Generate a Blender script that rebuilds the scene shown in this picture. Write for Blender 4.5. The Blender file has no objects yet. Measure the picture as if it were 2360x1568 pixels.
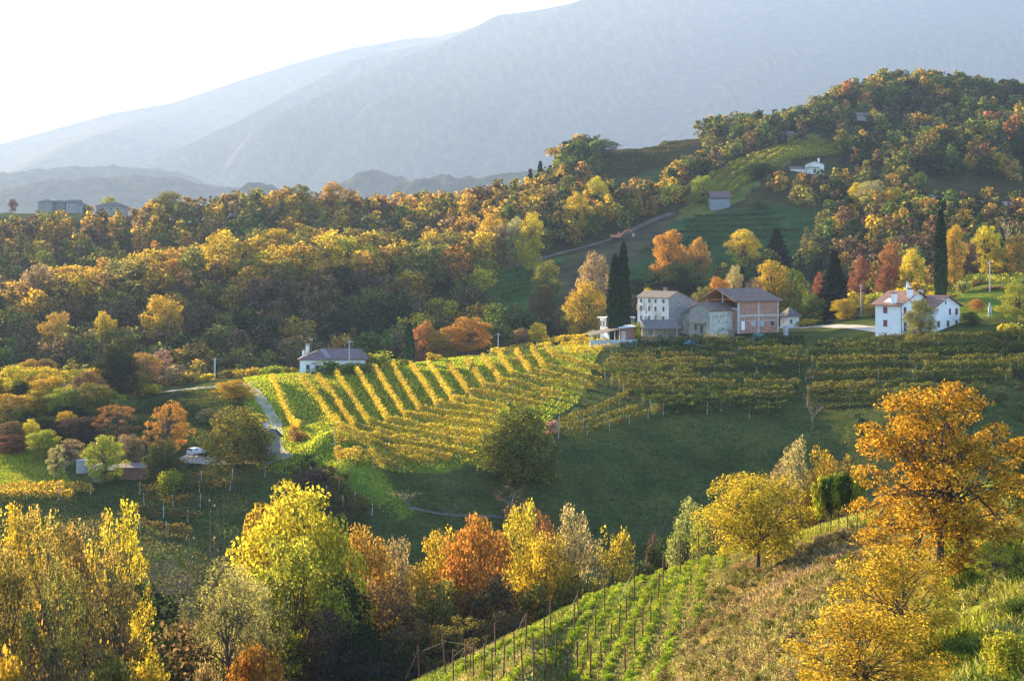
import bpy, math, random
import numpy as np
from mathutils import Vector
R = math.radians
SC = bpy.context.scene
COL = SC.collection
random.seed(5)
RNG = np.random.default_rng(11)
# ------------------------------------------------------------------ camera, sky, sun, exposure
F, UC, VH = 3240.0, 1180.0, 600.0            # focal length and optical axis, in a 2360 x 1568 picture
cam_data = bpy.data.cameras.new('camera')
cam = bpy.data.objects.new('camera', cam_data); COL.objects.link(cam)
cam.location = (0, 0, 0); cam.rotation_euler = (R(90), 0, 0)
cam_data.sensor_width = 36.0; cam_data.lens = 36.0 * F / 2360.0
cam_data.shift_y = -(784.0 - VH) / 2360.0
cam_data.clip_start = 0.5; cam_data.clip_end = 30000
SC.camera = cam
SUN_AZ, SUN_EL = R(-36), R(12.0)
world = bpy.data.worlds.new('World'); SC.world = world; world.use_nodes = True
wn = world.node_tree.nodes; wl = world.node_tree.links
bg = wn['Background']; sky = wn.new('ShaderNodeTexSky'); sky.sky_type = 'NISHITA'; sky.sun_disc = False
sky.sun_elevation = SUN_EL; sky.sun_rotation = SUN_AZ; sky.altitude = 300; sky.air_density = 1.0
sky.dust_density = 0.5; sky.ozone_density = 3.0
wl.new(sky.outputs[0], bg.inputs[0]); bg.inputs[1].default_value = 0.088
sd = bpy.data.lights.new('sun', 'SUN'); sd.energy = 5.0; sd.angle = R(0.6); sd.color = (1.0, 0.76, 0.39)
sun = bpy.data.objects.new('sun', sd); COL.objects.link(sun)
SDIR = Vector((math.sin(SUN_AZ) * math.cos(SUN_EL), math.cos(SUN_AZ) * math.cos(SUN_EL), math.sin(SUN_EL)))
sun.rotation_euler = SDIR.to_track_quat('Z', 'Y').to_euler()
SC.view_settings.view_transform = 'Standard'; SC.view_settings.look = 'None'
SC.view_settings.exposure = 2.85; SC.view_settings.gamma = 1.0
SC.render.engine = 'CYCLES'
cy = SC.cycles
cy.use_denoising = True
cy.max_bounces = 6; cy.diffuse_bounces = 3; cy.glossy_bounces = 1; cy.transmission_bounces = 4
cy.volume_bounces = 0; cy.sample_clamp_indirect = 4.0; cy.caustics_reflective = False; cy.caustics_refractive = False
HAZE_DENSITY, HAZE_COLOR, HAZE_ANISO = 0.000076, (0.44, 0.60, 1.0), 0.19
# ------------------------------------------------------------------ helpers
def tag(o, label=None, cat=None, group=None, kind=None):
    if label: o['label'] = label
    if cat: o['category'] = cat
    if group: o['group'] = group
    if kind: o['kind'] = kind
    return o
def empty(name, loc, rz=0.0, label=None, cat=None, group=None):
    o = bpy.data.objects.new(name, None); COL.objects.link(o); o.empty_display_size = 0.3
    o.location = loc; o.rotation_euler = (0, 0, rz)
    return tag(o, label, cat, group)
def np_mesh(name, V, Q, mats, midx=None, smooth=False):
    """V (n,3), Q (m,3|4)"""
    me = bpy.data.meshes.new(name)
    V = np.asarray(V, np.float32); Q = np.asarray(Q, np.int32); k = Q.shape[1]
    me.vertices.add(len(V)); me.vertices.foreach_set('co', V.ravel())
    me.loops.add(Q.size); me.loops.foreach_set('vertex_index', Q.ravel())
    me.polygons.add(len(Q)); me.polygons.foreach_set('loop_start', np.arange(0, Q.size, k, dtype=np.int32))
    if midx is not None: me.polygons.foreach_set('material_index', np.asarray(midx, np.int32))
    if smooth: me.polygons.foreach_set('use_smooth', np.ones(len(Q), bool))
    for m in (mats if isinstance(mats, (list, tuple)) else [mats]): me.materials.append(m)
    me.update(calc_edges=True)
    return me
def link(name, me, parent=None, loc=None, color=None):
    o = bpy.data.objects.new(name, me); COL.objects.link(o)
    if parent: o.parent = parent
    if loc is not None: o.location = loc
    if color is not None: o.color = (*color[:3], 1)
    return o
class MB:
    def __init__(s): s.v = []; s.f = []
    def poly(s, pts):
        n = len(s.v); s.v += [tuple(p) for p in pts]; s.f.append(list(range(n, n + len(pts)))); return s
    def hexa(s, a, b):                       # two quads a (bottom) and b (top), same winding
        n = len(s.v); s.v += [tuple(p) for p in a] + [tuple(p) for p in b]; k = len(a)
        s.f.append([n + i for i in range(k)][::-1]); s.f.append([n + k + i for i in range(k)])
        for i in range(k):
            j = (i + 1) % k; s.f.append([n + i, n + j, n + k + j, n + k + i])
        return s
    def box(s, x0, y0, z0, x1, y1, z1):
        return s.hexa([(x0, y0, z0), (x1, y0, z0), (x1, y1, z0), (x0, y1, z0)], [(x0, y0, z1), (x1, y0, z1), (x1, y1, z1), (x0, y1, z1)])
    def tube(s, pts, rad, k=6):
        pts = [Vector(p) for p in pts]; rad = rad if isinstance(rad, (list, tuple)) else [rad] * len(pts)
        n = len(s.v)
        for i, p in enumerate(pts):
            d = (pts[min(i + 1, len(pts) - 1)] - pts[max(i - 1, 0)]).normalized()
            a = d.orthogonal().normalized(); b = d.cross(a)
            for j in range(k):
                t = 2 * math.pi * j / k; s.v.append(tuple(p + (a * math.cos(t) + b * math.sin(t)) * rad[i]))
        for i in range(len(pts) - 1):
            for j in range(k):
                j2 = (j + 1) % k; s.f.append([n + i * k + j, n + i * k + j2, n + (i + 1) * k + j2, n + (i + 1) * k + j])
        s.f.append([n + j for j in range(k)][::-1]); s.f.append([n + (len(pts) - 1) * k + j for j in range(k)])
        return s
    def mesh(s, name, mat):
        me = bpy.data.meshes.new(name); me.from_pydata(s.v, [], s.f); me.materials.append(mat); me.update(); return me
    def build(s, name, mat, parent=None, loc=None, smooth=False):
        me = s.mesh(name, mat)
        if smooth:
            for p in me.polygons: p.use_smooth = True
        return link(name, me, parent, loc)
def vnoise(x, y, seed=0):
    """smooth value noise in [0,1]"""
    g = np.random.default_rng(seed).random((256, 256)); xi = np.floor(x).astype(int); yi = np.floor(y).astype(int)
    fx = x - xi; fy = y - yi; fx = fx * fx * (3 - 2 * fx); fy = fy * fy * (3 - 2 * fy)
    a = g[xi & 255, yi & 255]; b = g[(xi + 1) & 255, yi & 255]; c = g[xi & 255, (yi + 1) & 255]; d = g[(xi + 1) & 255, (yi + 1) & 255]
    return (a * (1 - fx) + b * fx) * (1 - fy) + (c * (1 - fx) + d * fx) * fy
def fbm(x, y, seed=0, oct=4):
    r = 0; a = 0.5
    for i in range(oct): r = r + a * vnoise(x * 2 ** i + 17.3 * i, y * 2 ** i + 5.1 * i, seed + i); a *= 0.5
    return r / (1 - 0.5 ** oct)
def pchip(x, y, xq):
    x = np.asarray(x, float); y = np.asarray(y, float); h = np.diff(x); d = np.diff(y) / h
    m = np.zeros_like(y); m[0] = d[0]; m[-1] = d[-1]
    for i in range(1, len(x) - 1):
        if d[i - 1] * d[i] > 0:
            w1 = 2 * h[i] + h[i - 1]; w2 = h[i] + 2 * h[i - 1]; m[i] = (w1 + w2) / (w1 / d[i - 1] + w2 / d[i])
    i = np.clip(np.searchsorted(x, xq) - 1, 0, len(x) - 2); t = np.clip((xq - x[i]) / h[i], 0, 1)
    return ((1 + 2 * t) * (1 - t) ** 2) * y[i] + t * (1 - t) ** 2 * h[i] * m[i] + t * t * (3 - 2 * t) * y[i + 1] + t * t * (t - 1) * h[i] * m[i + 1]
# ------------------------------------------------------------------ materials
def new_mat(name):
    m = bpy.data.materials.new(name); m.use_nodes = True; nt = m.node_tree; nt.nodes.clear()
    out = nt.nodes.new('ShaderNodeOutputMaterial'); return m, nt, out
def N(nt, t, **kw):
    n = nt.nodes.new(t)
    for k, v in kw.items():
        if k.startswith('i_'): n.inputs[int(k[2:])].default_value = v
        else: setattr(n, k, v)
    return n
def mathn(nt, op, a, b):
    n = N(nt, 'ShaderNodeMath', operation=op)
    for i, q in enumerate((a, b)):
        if isinstance(q, (int, float)): n.inputs[i].default_value = q
        else: nt.links.new(q, n.inputs[i])
    return n.outputs[0]
def ramp(nt, src, stops):
    r = N(nt, 'ShaderNodeValToRGB'); nt.links.new(src, r.inputs[0]); e = r.color_ramp.elements
    while len(e) < len(stops): e.new(0.5)
    for k, (p, c) in enumerate(stops): e[k].position = p; e[k].color = (*c, 1)
    return r.outputs[0]
def mixc(nt, fac, a, b, blend='MIX'):
    n = N(nt, 'ShaderNodeMix', data_type='RGBA', blend_type=blend)
    for idx, q in ((0, fac), (6, a), (7, b)):
        if isinstance(q, (int, float)): n.inputs[idx].default_value = q
        elif isinstance(q, tuple): n.inputs[idx].default_value = (*q, 1)
        else: nt.links.new(q, n.inputs[idx])
    return n.outputs[2]
def leaf_mat(name, source='object', trans=0.5, patch=4.0, hue=0.03, patchhue=0.02):
    m, nt, out = new_mat(name); L = nt.links.new
    if source == 'object': base = N(nt, 'ShaderNodeObjectInfo').outputs['Color']
    else: base = N(nt, 'ShaderNodeAttribute', attribute_name='tint').outputs['Color']
    rnd = N(nt, 'ShaderNodeNewGeometry').outputs['Random Per Island']
    tc = N(nt, 'ShaderNodeTexCoord'); oi = N(nt, 'ShaderNodeObjectInfo')
    no = N(nt, 'ShaderNodeTexNoise', noise_dimensions='4D'); no.inputs['Scale'].default_value = patch; no.inputs['Detail'].default_value = 2
    L(tc.outputs['Object'], no.inputs['Vector']); L(mathn(nt, 'MULTIPLY', oi.outputs['Random'], 37.0), no.inputs['W'])
    pn = no.outputs[0]
    h = mathn(nt, 'ADD', 0.5, mathn(nt, 'ADD', mathn(nt, 'MULTIPLY', mathn(nt, 'SUBTRACT', rnd, 0.5), hue), mathn(nt, 'MULTIPLY', mathn(nt, 'SUBTRACT', pn, 0.5), patchhue * 2.2)))
    frac = mathn(nt, 'FRACT', mathn(nt, 'MULTIPLY', rnd, 13.7), 0.0)
    v = mathn(nt, 'ADD', 0.28, mathn(nt, 'MULTIPLY', mathn(nt, 'POWER', frac, 1.3), 1.15))
    hsv = N(nt, 'ShaderNodeHueSaturation'); L(h, hsv.inputs['Hue']); L(v, hsv.inputs['Value']); L(base, hsv.inputs['Color'])
    d = N(nt, 'ShaderNodeBsdfDiffuse'); t = N(nt, 'ShaderNodeBsdfTranslucent'); mx = N(nt, 'ShaderNodeMixShader'); mx.inputs[0].default_value = trans
    L(hsv.outputs[0], d.inputs[0]); L(hsv.outputs[0], t.inputs[0]); L(d.outputs[0], mx.inputs[1]); L(t.outputs[0], mx.inputs[2]); L(mx.outputs[0], out.inputs[0])
    return m
def surf_mat(name, c1, c2, scale=3.0, rough=0.85, bump=0.0, bscale=None, stain=None, detail=5.0, metallic=0.0, coord='Object'):
    m, nt, out = new_mat(name); L = nt.links.new
    tc = N(nt, 'ShaderNodeTexCoord'); no = N(nt, 'ShaderNodeTexNoise'); no.inputs['Scale'].default_value = scale; no.inputs['Detail'].default_value = detail
    L(tc.outputs[coord], no.inputs['Vector'])
    c = ramp(nt, no.outputs[0], [(0.3, c1), (0.7, c2)])
    if stain:
        n2 = N(nt, 'ShaderNodeTexNoise'); n2.inputs['Scale'].default_value = scale * 0.35; n2.inputs['Detail'].default_value = 8; n2.inputs['Roughness'].default_value = 0.7
        L(tc.outputs[coord], n2.inputs['Vector'])
        f = ramp(nt, n2.outputs[0], [(0.5, (0, 0, 0)), (0.62, (1, 1, 1))]); c = mixc(nt, f, c, stain)
    p = N(nt, 'ShaderNodeBsdfPrincipled'); p.inputs['Roughness'].default_value = rough; p.inputs['Metallic'].default_value = metallic
    L(c, p.inputs['Base Color'])
    if bump:
        b = N(nt, 'ShaderNodeBump'); b.inputs['Strength'].default_value = bump; b.inputs['Distance'].default_value = 0.1
        n3 = N(nt, 'ShaderNodeTexNoise'); n3.inputs['Scale'].default_value = bscale or scale * 4; L(tc.outputs[coord], n3.inputs['Vector']); L(n3.outputs[0], b.inputs['Height']); L(b.outputs[0], p.inputs['Normal'])
    L(p.outputs[0], out.inputs[0]); return m
def tile_mat(name, c1, c2, axis='X', pitch=0.5):
    """clay tile roof: courses as bands with per-tile colour"""
    m, nt, out = new_mat(name); L = nt.links.new
    tc = N(nt, 'ShaderNodeTexCoord'); br = N(nt, 'ShaderNodeTexBrick'); L(tc.outputs['Object'], br.inputs['Vector'])
    br.inputs['Scale'].default_value = 1.0; br.inputs['Brick Width'].default_value = 0.35; br.inputs['Row Height'].default_value = pitch
    br.inputs['Mortar Size'].default_value = 0.04; br.inputs['Mortar'].default_value = (c1[0] * .4, c1[1] * .4, c1[2] * .4, 1)
    br.inputs['Color1'].default_value = (*c1, 1); br.inputs['Color2'].default_value = (*c2, 1)
    no = N(nt, 'ShaderNodeTexNoise'); no.inputs['Scale'].default_value = 1.3; no.inputs['Detail'].default_value = 6; L(tc.outputs['Object'], no.inputs['Vector'])
    c = mixc(nt, 0.75, br.outputs[0], ramp(nt, no.outputs[0], [(0.3, (0.45, 0.42, 0.42)), (0.7, (1.25, 1.2, 1.15))]), 'MULTIPLY')
    p = N(nt, 'ShaderNodeBsdfPrincipled'); p.inputs['Roughness'].default_value = 0.85; L(c, p.inputs['Base Color'])
    b = N(nt, 'ShaderNodeBump'); b.inputs['Strength'].default_value = 0.5; b.inputs['Distance'].default_value = 0.06; L(br.outputs['Fac'], b.inputs['Height']); b.invert = True; L(b.outputs[0], p.inputs['Normal'])
    L(p.outputs[0], out.inputs[0]); return m
def brick_mat(name):
    m, nt, out = new_mat(name); L = nt.links.new
    tc = N(nt, 'ShaderNodeTexCoord'); mp = N(nt, 'ShaderNodeMapping'); mp.inputs['Rotation'].default_value = (R(90), 0, 0); L(tc.outputs['Object'], mp.inputs['Vector'])
    br = N(nt, 'ShaderNodeTexBrick'); L(mp.outputs[0], br.inputs['Vector']); br.inputs['Scale'].default_value = 1.0
    br.inputs['Brick Width'].default_value = 0.35; br.inputs['Row Height'].default_value = 0.22; br.inputs['Mortar Size'].default_value = 0.02
    br.inputs['Color1'].default_value = (0.42, 0.19, 0.12, 1); br.inputs['Color2'].default_value = (0.33, 0.13, 0.09, 1); br.inputs['Mortar'].default_value = (0.4, 0.33, 0.28, 1)
    no = N(nt, 'ShaderNodeTexNoise'); no.inputs['Scale'].default_value = 0.8; no.inputs['Detail'].default_value = 6; L(tc.outputs['Object'], no.inputs['Vector'])
    c = mixc(nt, 0.6, br.outputs[0], ramp(nt, no.outputs[0], [(0.35, (0.6, 0.6, 0.6)), (0.7, (1.2, 1.15, 1.1))]), 'MULTIPLY')
    p = N(nt, 'ShaderNodeBsdfPrincipled'); p.inputs['Roughness'].default_value = 0.9; L(c, p.inputs['Base Color']); L(p.outputs[0], out.inputs[0]); return m
LEAF = leaf_mat('leaf'); LEAF_T = leaf_mat('leaf_mass', 'tint', patch=0.05, patchhue=0.04)
LEAF_VINE = leaf_mat('vine_leaf', patch=0.35, hue=0.035, patchhue=0.02, trans=0.55)
LEAF_MID = leaf_mat('dense_leaf', trans=0.36); LEAF_DENSE = leaf_mat('needle', trans=0.15, hue=0.02, patchhue=0.02)
GRASS = leaf_mat('grass_blade', 'tint', trans=0.5, hue=0.03, patchhue=0.02, patch=0.08)
BARK = surf_mat('bark', (0.035, 0.025, 0.018), (0.10, 0.075, 0.055), 9.0, 0.95)
BARK_PALE = surf_mat('pale_bark', (0.12, 0.10, 0.085), (0.24, 0.21, 0.18), 9.0, 0.95)
MATS = dict(
    plaster=surf_mat('white_plaster', (0.62, 0.58, 0.53), (0.78, 0.75, 0.70), 0.9, stain=(0.42, 0.36, 0.30)),
    white=surf_mat('white_paint', (0.74, 0.73, 0.72), (0.82, 0.81, 0.80), 0.7),
    stone=surf_mat('rubble_stone', (0.16, 0.15, 0.14), (0.34, 0.32, 0.29), 4.5, bump=0.6, stain=(0.42, 0.38, 0.33)),
    render_grey=surf_mat('old_render', (0.34, 0.32, 0.28), (0.58, 0.54, 0.47), 1.6, bump=0.3, stain=(0.24, 0.23, 0.21)),
    brick=brick_mat('red_brick'), concrete=surf_mat('concrete', (0.36, 0.36, 0.34), (0.48, 0.47, 0.45), 1.5),
    tile=tile_mat('clay_tile', (0.30, 0.17, 0.13), (0.19, 0.13, 0.12)), tile_red=tile_mat('red_tile', (0.36, 0.17, 0.13), (0.28, 0.14, 0.12)),
    tile_old=tile_mat('weathered_tile', (0.25, 0.19, 0.16), (0.14, 0.12, 0.115)), tile_purple=tile_mat('plum_tile', (0.25, 0.15, 0.15), (0.20, 0.125, 0.13)),
    sheet=surf_mat('grey_sheet', (0.28, 0.29, 0.31), (0.42, 0.42, 0.43), 1.2, 0.6), white_sheet=surf_mat('white_sheet', (0.66, 0.66, 0.66), (0.78, 0.78, 0.78), 0.8, 0.6),
    wood=surf_mat('old_wood', (0.10, 0.07, 0.05), (0.22, 0.16, 0.12), 3.0), wood_red=surf_mat('red_wood', (0.22, 0.09, 0.06), (0.30, 0.15, 0.10), 2.5),
    soffit=surf_mat('orange_soffit', (0.50, 0.22, 0.08), (0.60, 0.30, 0.12), 2.0), dark=surf_mat('dark_opening', (0.02, 0.02, 0.022), (0.045, 0.04, 0.04), 2.0, 0.5),
    shutter=surf_mat('oxblood_shutter', (0.16, 0.022, 0.025), (0.22, 0.035, 0.035), 3.0, 0.6), shutter_brown=surf_mat('brown_shutter', (0.12, 0.08, 0.06), (0.19, 0.13, 0.1), 3.0, 0.7),
    post=surf_mat('rusty_post', (0.10, 0.035, 0.02), (0.17, 0.065, 0.035), 6.0, 0.9), post_pale=surf_mat('pale_post', (0.42, 0.40, 0.37), (0.6, 0.58, 0.54), 5.0, 0.9),
    pole=surf_mat('grey_pole', (0.35, 0.33, 0.30), (0.5, 0.47, 0.43), 4.0, 0.9), wire=surf_mat('wire', (0.035, 0.022, 0.016), (0.06, 0.04, 0.03), 4.0, 0.5),
    gravel=surf_mat('gravel', (0.27, 0.24, 0.20), (0.42, 0.37, 0.31), 0.6, stain=(0.28, 0.26, 0.18)), asphalt=surf_mat('pale_asphalt', (0.24, 0.24, 0.25), (0.34, 0.34, 0.34), 0.5),
    soil=surf_mat('bare_soil', (0.075, 0.062, 0.05), (0.15, 0.12, 0.095), 0.4, bump=0.5, bscale=2),
    car_white=surf_mat('white_car_paint', (0.72, 0.72, 0.74), (0.76, 0.76, 0.78), 1.0, 0.3), car_blue=surf_mat('blue_car_paint', (0.03, 0.10, 0.20), (0.05, 0.14, 0.26), 1.0, 0.35),
    tarp=surf_mat('blue_tarp', (0.20, 0.42, 0.62), (0.35, 0.58, 0.75), 2.0, 0.6), glass=surf_mat('glass', (0.02, 0.025, 0.03), (0.05, 0.06, 0.07), 1.0, 0.12),
    rubber=surf_mat('rubber', (0.02, 0.02, 0.02), (0.04, 0.04, 0.04), 3.0), rim=surf_mat('rim', (0.4, 0.4, 0.41), (0.5, 0.5, 0.5), 3.0, 0.4), tail=surf_mat('tail_light', (0.35, 0.02, 0.02), (0.45, 0.03, 0.03), 3.0, 0.3),
    sheet_dark=surf_mat('shaded_sheet', (0.15, 0.16, 0.18), (0.24, 0.25, 0.27), 1.2, 0.7),  # grey sheet darkened: the barn's shade is put into the colour
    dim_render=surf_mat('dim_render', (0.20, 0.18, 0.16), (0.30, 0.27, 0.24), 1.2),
    orange=surf_mat('orange_paint', (0.50, 0.13, 0.04), (0.60, 0.20, 0.06), 1.5, 0.6), green=surf_mat('green_tarp', (0.02, 0.13, 0.10), (0.04, 0.20, 0.15), 1.5, 0.6),
    steel=surf_mat('mast_steel', (0.35, 0.35, 0.37), (0.5, 0.5, 0.5), 2.0, 0.6))
# ------------------------------------------------------------------ terrain (one sheet, in metres; camera eye at z = 0)
Zf = lambda v, y: -(v - VH) / F * y
TT = {  # azimuth column: (depth, picture row) or (depth, 'z', height) for ground the photo does not show
 -700: [(15,'z',-9),(60,'z',-28),(100,'z',-38),(140,'z',-46),(185,'z',-46),(225,'z',-44),(260,'z',-41),(300,'z',-37),(350,'z',-35),(400,'z',-34),(430,'z',-37),(520,'z',-20),(580,'z',-20),(700,'z',8),(880,'z',30),(1100,'z',-12)],
 0:    [(15,'z',-9),(60,'z',-28),(100,'z',-38),(135,'z',-46),(185,1400),(225,1240),(262,1110),(300,1000),(355,900),(390,880),(430,'z',-38),(520,722),(575,'z',-20),(690,565),(880,492),(1050,'z',-12)],
 300:  [(15,'z',-9),(60,'z',-28),(102,'z',-37),(138,'z',-47),(185,1400),(222,1245),(262,1105),(300,985),(345,915),(385,885),(425,'z',-37),(530,665),(585,'z',-12),(700,535),(880,498),(1050,'z',-12)],
 600:  [(15,'z',-9),(60,'z',-27),(105,'z',-36),(145,'z',-49),(190,'z',-48),(228,1210),(258,1085),(298,975),(345,872),(380,'z',-31),(410,'z',-38),(545,612),(600,'z',-4),(720,500),(860,'z',12),(1050,'z',-20)],
 900:  [(15,'z',-9),(60,'z',-24),(107,1600),(150,'z',-51),(195,'z',-50),(234,1195),(258,1085),(302,955),(356,848),(378,'z',-28.5),(410,'z',-38),(545,625),(605,'z',-1),(720,512),(860,'z',12),(1050,'z',-20)],
 1200: [(15,'z',-9),(60,'z',-22),(112,1455),(155,'z',-52),(205,'z',-50),(240,1200),(264,1050),(315,900),(378,810),(405,'z',-25),(440,'z',-33),(520,660),(560,595),(690,478),(850,'z',20),(1050,'z',-20)],
 1300: [(15,'z',-9),(94,1568),(114,1412),(157,'z',-52),(208,'z',-50),(243,1208),(270,1020),(318,892),(378,798),(408,'z',-24),(445,'z',-31),(524,646),(585,560),(700,455),(820,378),(1000,'z',-10)],
 1500: [(15,'z',-9),(85,1568),(118,1335),(160,'z',-50),(215,'z',-50.5),(250,1220),(281,985),(322,880),(375,785),(410,762),(450,'z',-24),(530,620),(620,500),(720,420),(860,338),(1050,'z',0)],
 1800: [(15,'z',-9),(70,1568),(114,1240),(160,'z',-46),(215,'z',-47),(250,1185),(284,980),(325,870),(370,775),(415,745),(455,'z',-21),(510,620),(600,485),(720,395),(840,300),(1050,'z',10)],
 2100: [(15,'z',-9),(62,1568),(112,1170),(160,'z',-43),(210,'z',-43),(246,'z',-40),(272,'z',-30.5),(302,'z',-24.5),(335,775),(385,700),(430,'z',-10),(500,560),(610,470),(730,358),(935,205),(1120,'z',40)],
 2359: [(15,'z',-9),(55,1568),(105,1110),(155,'z',-40),(205,'z',-40),(248,'z',-35.5),(272,'z',-27.5),(300,820),(345,720),(390,640),(430,'z',-4),(490,560),(610,468),(725,300),(935,243),(1120,'z',50)],
 3000: [(15,'z',-9),(50,'z',-15),(100,'z',-14),(150,'z',-36),(200,'z',-36),(240,'z',-27),(270,'z',-22),(300,'z',-18),(345,'z',-11),(390,'z',-3),(430,'z',-2),(490,'z',8),(610,'z',27),(725,'z',75),(880,'z',105),(1100,'z',60)]}
US = sorted(TT); NF = 18
tab_y = np.zeros((len(US), NF)); tab_z = np.zeros((len(US), NF))
for i, u in enumerate(US):
    for k, e in enumerate(TT[u]):
        tab_y[i, k] = e[0]; tab_z[i, k] = e[2] if len(e) == 3 else Zf(e[1], e[0])
    tab_y[i, 16:] = (1800, 20000); tab_z[i, 16:] = (-60, -60)
YG = np.concatenate([np.linspace(-60, 10, 8), np.geomspace(14, 60, 30)[:-1], np.geomspace(60, 920, 400)[:-1], np.geomspace(920, 20000, 64)])
S_in = np.linspace(-0.44, 0.44, 400)
SG = np.concatenate([np.linspace(-0.9, -0.445, 24), S_in, np.linspace(0.445, 0.9, 24)])
useg = np.clip(SG * F + UC, US[0], US[-1])
cy_ = np.array([pchip(US, tab_y[:, k], useg) for k in range(NF)]).T
cz_ = np.array([pchip(US, tab_z[:, k], useg) for k in range(NF)]).T
ZG = np.zeros((len(YG), len(SG)))
for j in range(len(SG)): ZG[:, j] = pchip(cy_[j], cz_[j], np.clip(YG, 15, 20000))
YY, SS = np.meshgrid(YG, SG, indexing='ij'); XX = SS * np.maximum(YY, 14)
def at(u, y): return ((u - UC) / F * y, y)
def spur(p, h, w):
    global ZG
    for (a, b) in zip(p[:-1], p[1:]):
        a = np.array(at(*a)); b = np.array(at(*b)); d = b - a; t = np.clip(((XX - a[0]) * d[0] + (YY - a[1]) * d[1]) / (d @ d), 0, 1)
        r = np.hypot(XX - a[0] - t * d[0], YY - a[1] - t * d[1]); bump = h * np.exp(-(r / w) ** 2)
        ZG = ZG + bump
spur([(1640, 672), (1750, 715), (1860, 770)], 4, 26)
spur([(1740, 665), (1800, 690), (1920, 760)], 3.5, 22)
spur([(2010, 650), (2180, 690)], 6, 30)
spur([(1610, 92), (1790, 112)], -1.2, 5)
spur([(742, 284), (770, 266), (830, 248), (920, 234)], 2.6, 6)
far = np.clip((YY - 400) / 200, 0, 1)
ZG += (fbm(XX / 40, YY / 40, 3) - 0.5) * (0.5 + 6 * far) * np.clip(1 - (YY - 1100) / 400, 0.2, 1)
ZG += (fbm(XX / 6, YY / 6, 9, 3) - 0.5) * np.where(YY < 140, 0.55, 0.35)
def H(x, y):
    x = np.asarray(x, float); y = np.asarray(y, float); s = x / np.maximum(y, 14)
    i = np.clip(np.searchsorted(YG, y) - 1, 0, len(YG) - 2); j = np.clip(np.searchsorted(SG, s) - 1, 0, len(SG) - 2)
    a = np.clip((y - YG[i]) / (YG[i + 1] - YG[i]), 0, 1); b = np.clip((s - SG[j]) / (SG[j + 1] - SG[j]), 0, 1)
    return (ZG[i, j] * (1 - b) + ZG[i, j + 1] * b) * (1 - a) + (ZG[i + 1, j] * (1 - b) + ZG[i + 1, j + 1] * b) * a
def G(u, y, dz=0.0):
    x = (u - UC) / F * y; return np.array([x, y, float(H(x, y)) + dz])
def GV(u, v, ymin=60, ymax=950, dz=0.0):
    ys = np.arange(ymin, ymax, 0.4); zs = H((u - UC) / F * ys, ys); vg = VH - zs * F / ys
    k = np.nonzero(vg <= v)[0]; y = ys[k[0]] if len(k) else ymax
    return G(u, y, dz)
def P(u, v, y): return np.array([(u - UC) / F * y, y, Zf(v, y)])
# colour of the ground cover, by place
def inpoly(px, py, poly):
    r = np.zeros(px.shape, bool); n = len(poly)
    for i in range(n):
        x1, y1 = poly[i]; x2, y2 = poly[(i + 1) % n]
        c = ((y1 > py) != (y2 > py)) & (px < (x2 - x1) * (py - y1) / (y2 - y1 + 1e-9) + x1); r ^= c
    return r
def wp(pts): return [at(u, y) for u, y in pts]
jx = XX + (fbm(XX / 7, YY / 7, 21) - 0.5) * 8; jy = YY + (fbm(XX / 7, YY / 7, 33) - 0.5) * 8
TINT = np.zeros(ZG.shape + (3,)); TINT[:] = (0.060, 0.052, 0.024)
def paint(pts, c, world=None):
    TINT[inpoly(jx, jy, world or wp(pts))] = c
MEADOW, LUSH, SHADEG, DRYG, SOIL = (0.075, 0.105, 0.030), (0.13, 0.17, 0.025), (0.066, 0.082, 0.026), (0.17, 0.14, 0.055), (0.085, 0.072, 0.045)  # SHADEG is grass with the shade of the hollow put into its colour
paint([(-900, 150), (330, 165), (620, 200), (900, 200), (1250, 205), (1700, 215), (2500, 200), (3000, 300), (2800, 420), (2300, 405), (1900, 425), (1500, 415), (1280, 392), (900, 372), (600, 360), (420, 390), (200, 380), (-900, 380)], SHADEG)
paint([(600, 262), (760, 252), (1150, 262), (1330, 300), (1330, 385), (880, 378), (560, 358)], LUSH)
paint([(690, 290), (720, 262), (800, 244), (900, 230), (960, 232), (860, 252), (790, 270), (750, 292)], LUSH)
paint([(-200, 255), (160, 258), (120, 285), (-200, 290)], (0.26, 0.24, 0.09))
paint([(1120, 490), (1200, 470), (1290, 490), (1560, 600), (1545, 625), (1330, 560), (1130, 545)], (0.07, 0.12, 0.035))
paint([(1290, 495), (1420, 500), (1570, 600), (1540, 630), (1360, 575), (1270, 540)], SOIL)
paint([(1440, 520), (1580, 500), (1860, 520), (1900, 590), (1600, 635), (1560, 610)], (0.045, 0.085, 0.032))
paint([(1250, 700), (1600, 780), (1900, 800), (1900, 720), (1560, 690), (1330, 690)], (0.06, 0.085, 0.03))
paint([(1560, 610), (1590, 660), (1880, 790), (1900, 740), (1680, 620)], (0.14, 0.15, 0.035))
paint([(-200, 790), (320, 790), (330, 980), (-200, 980)], (0.09, 0.10, 0.045))
paint([(2050, 360), (2500, 330), (2700, 420), (2300, 440), (2050, 420)], LUSH)
paint([(2190, 580), (2330, 560), (2340, 600), (2190, 610)], (0.30, 0.28, 0.25))
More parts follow.
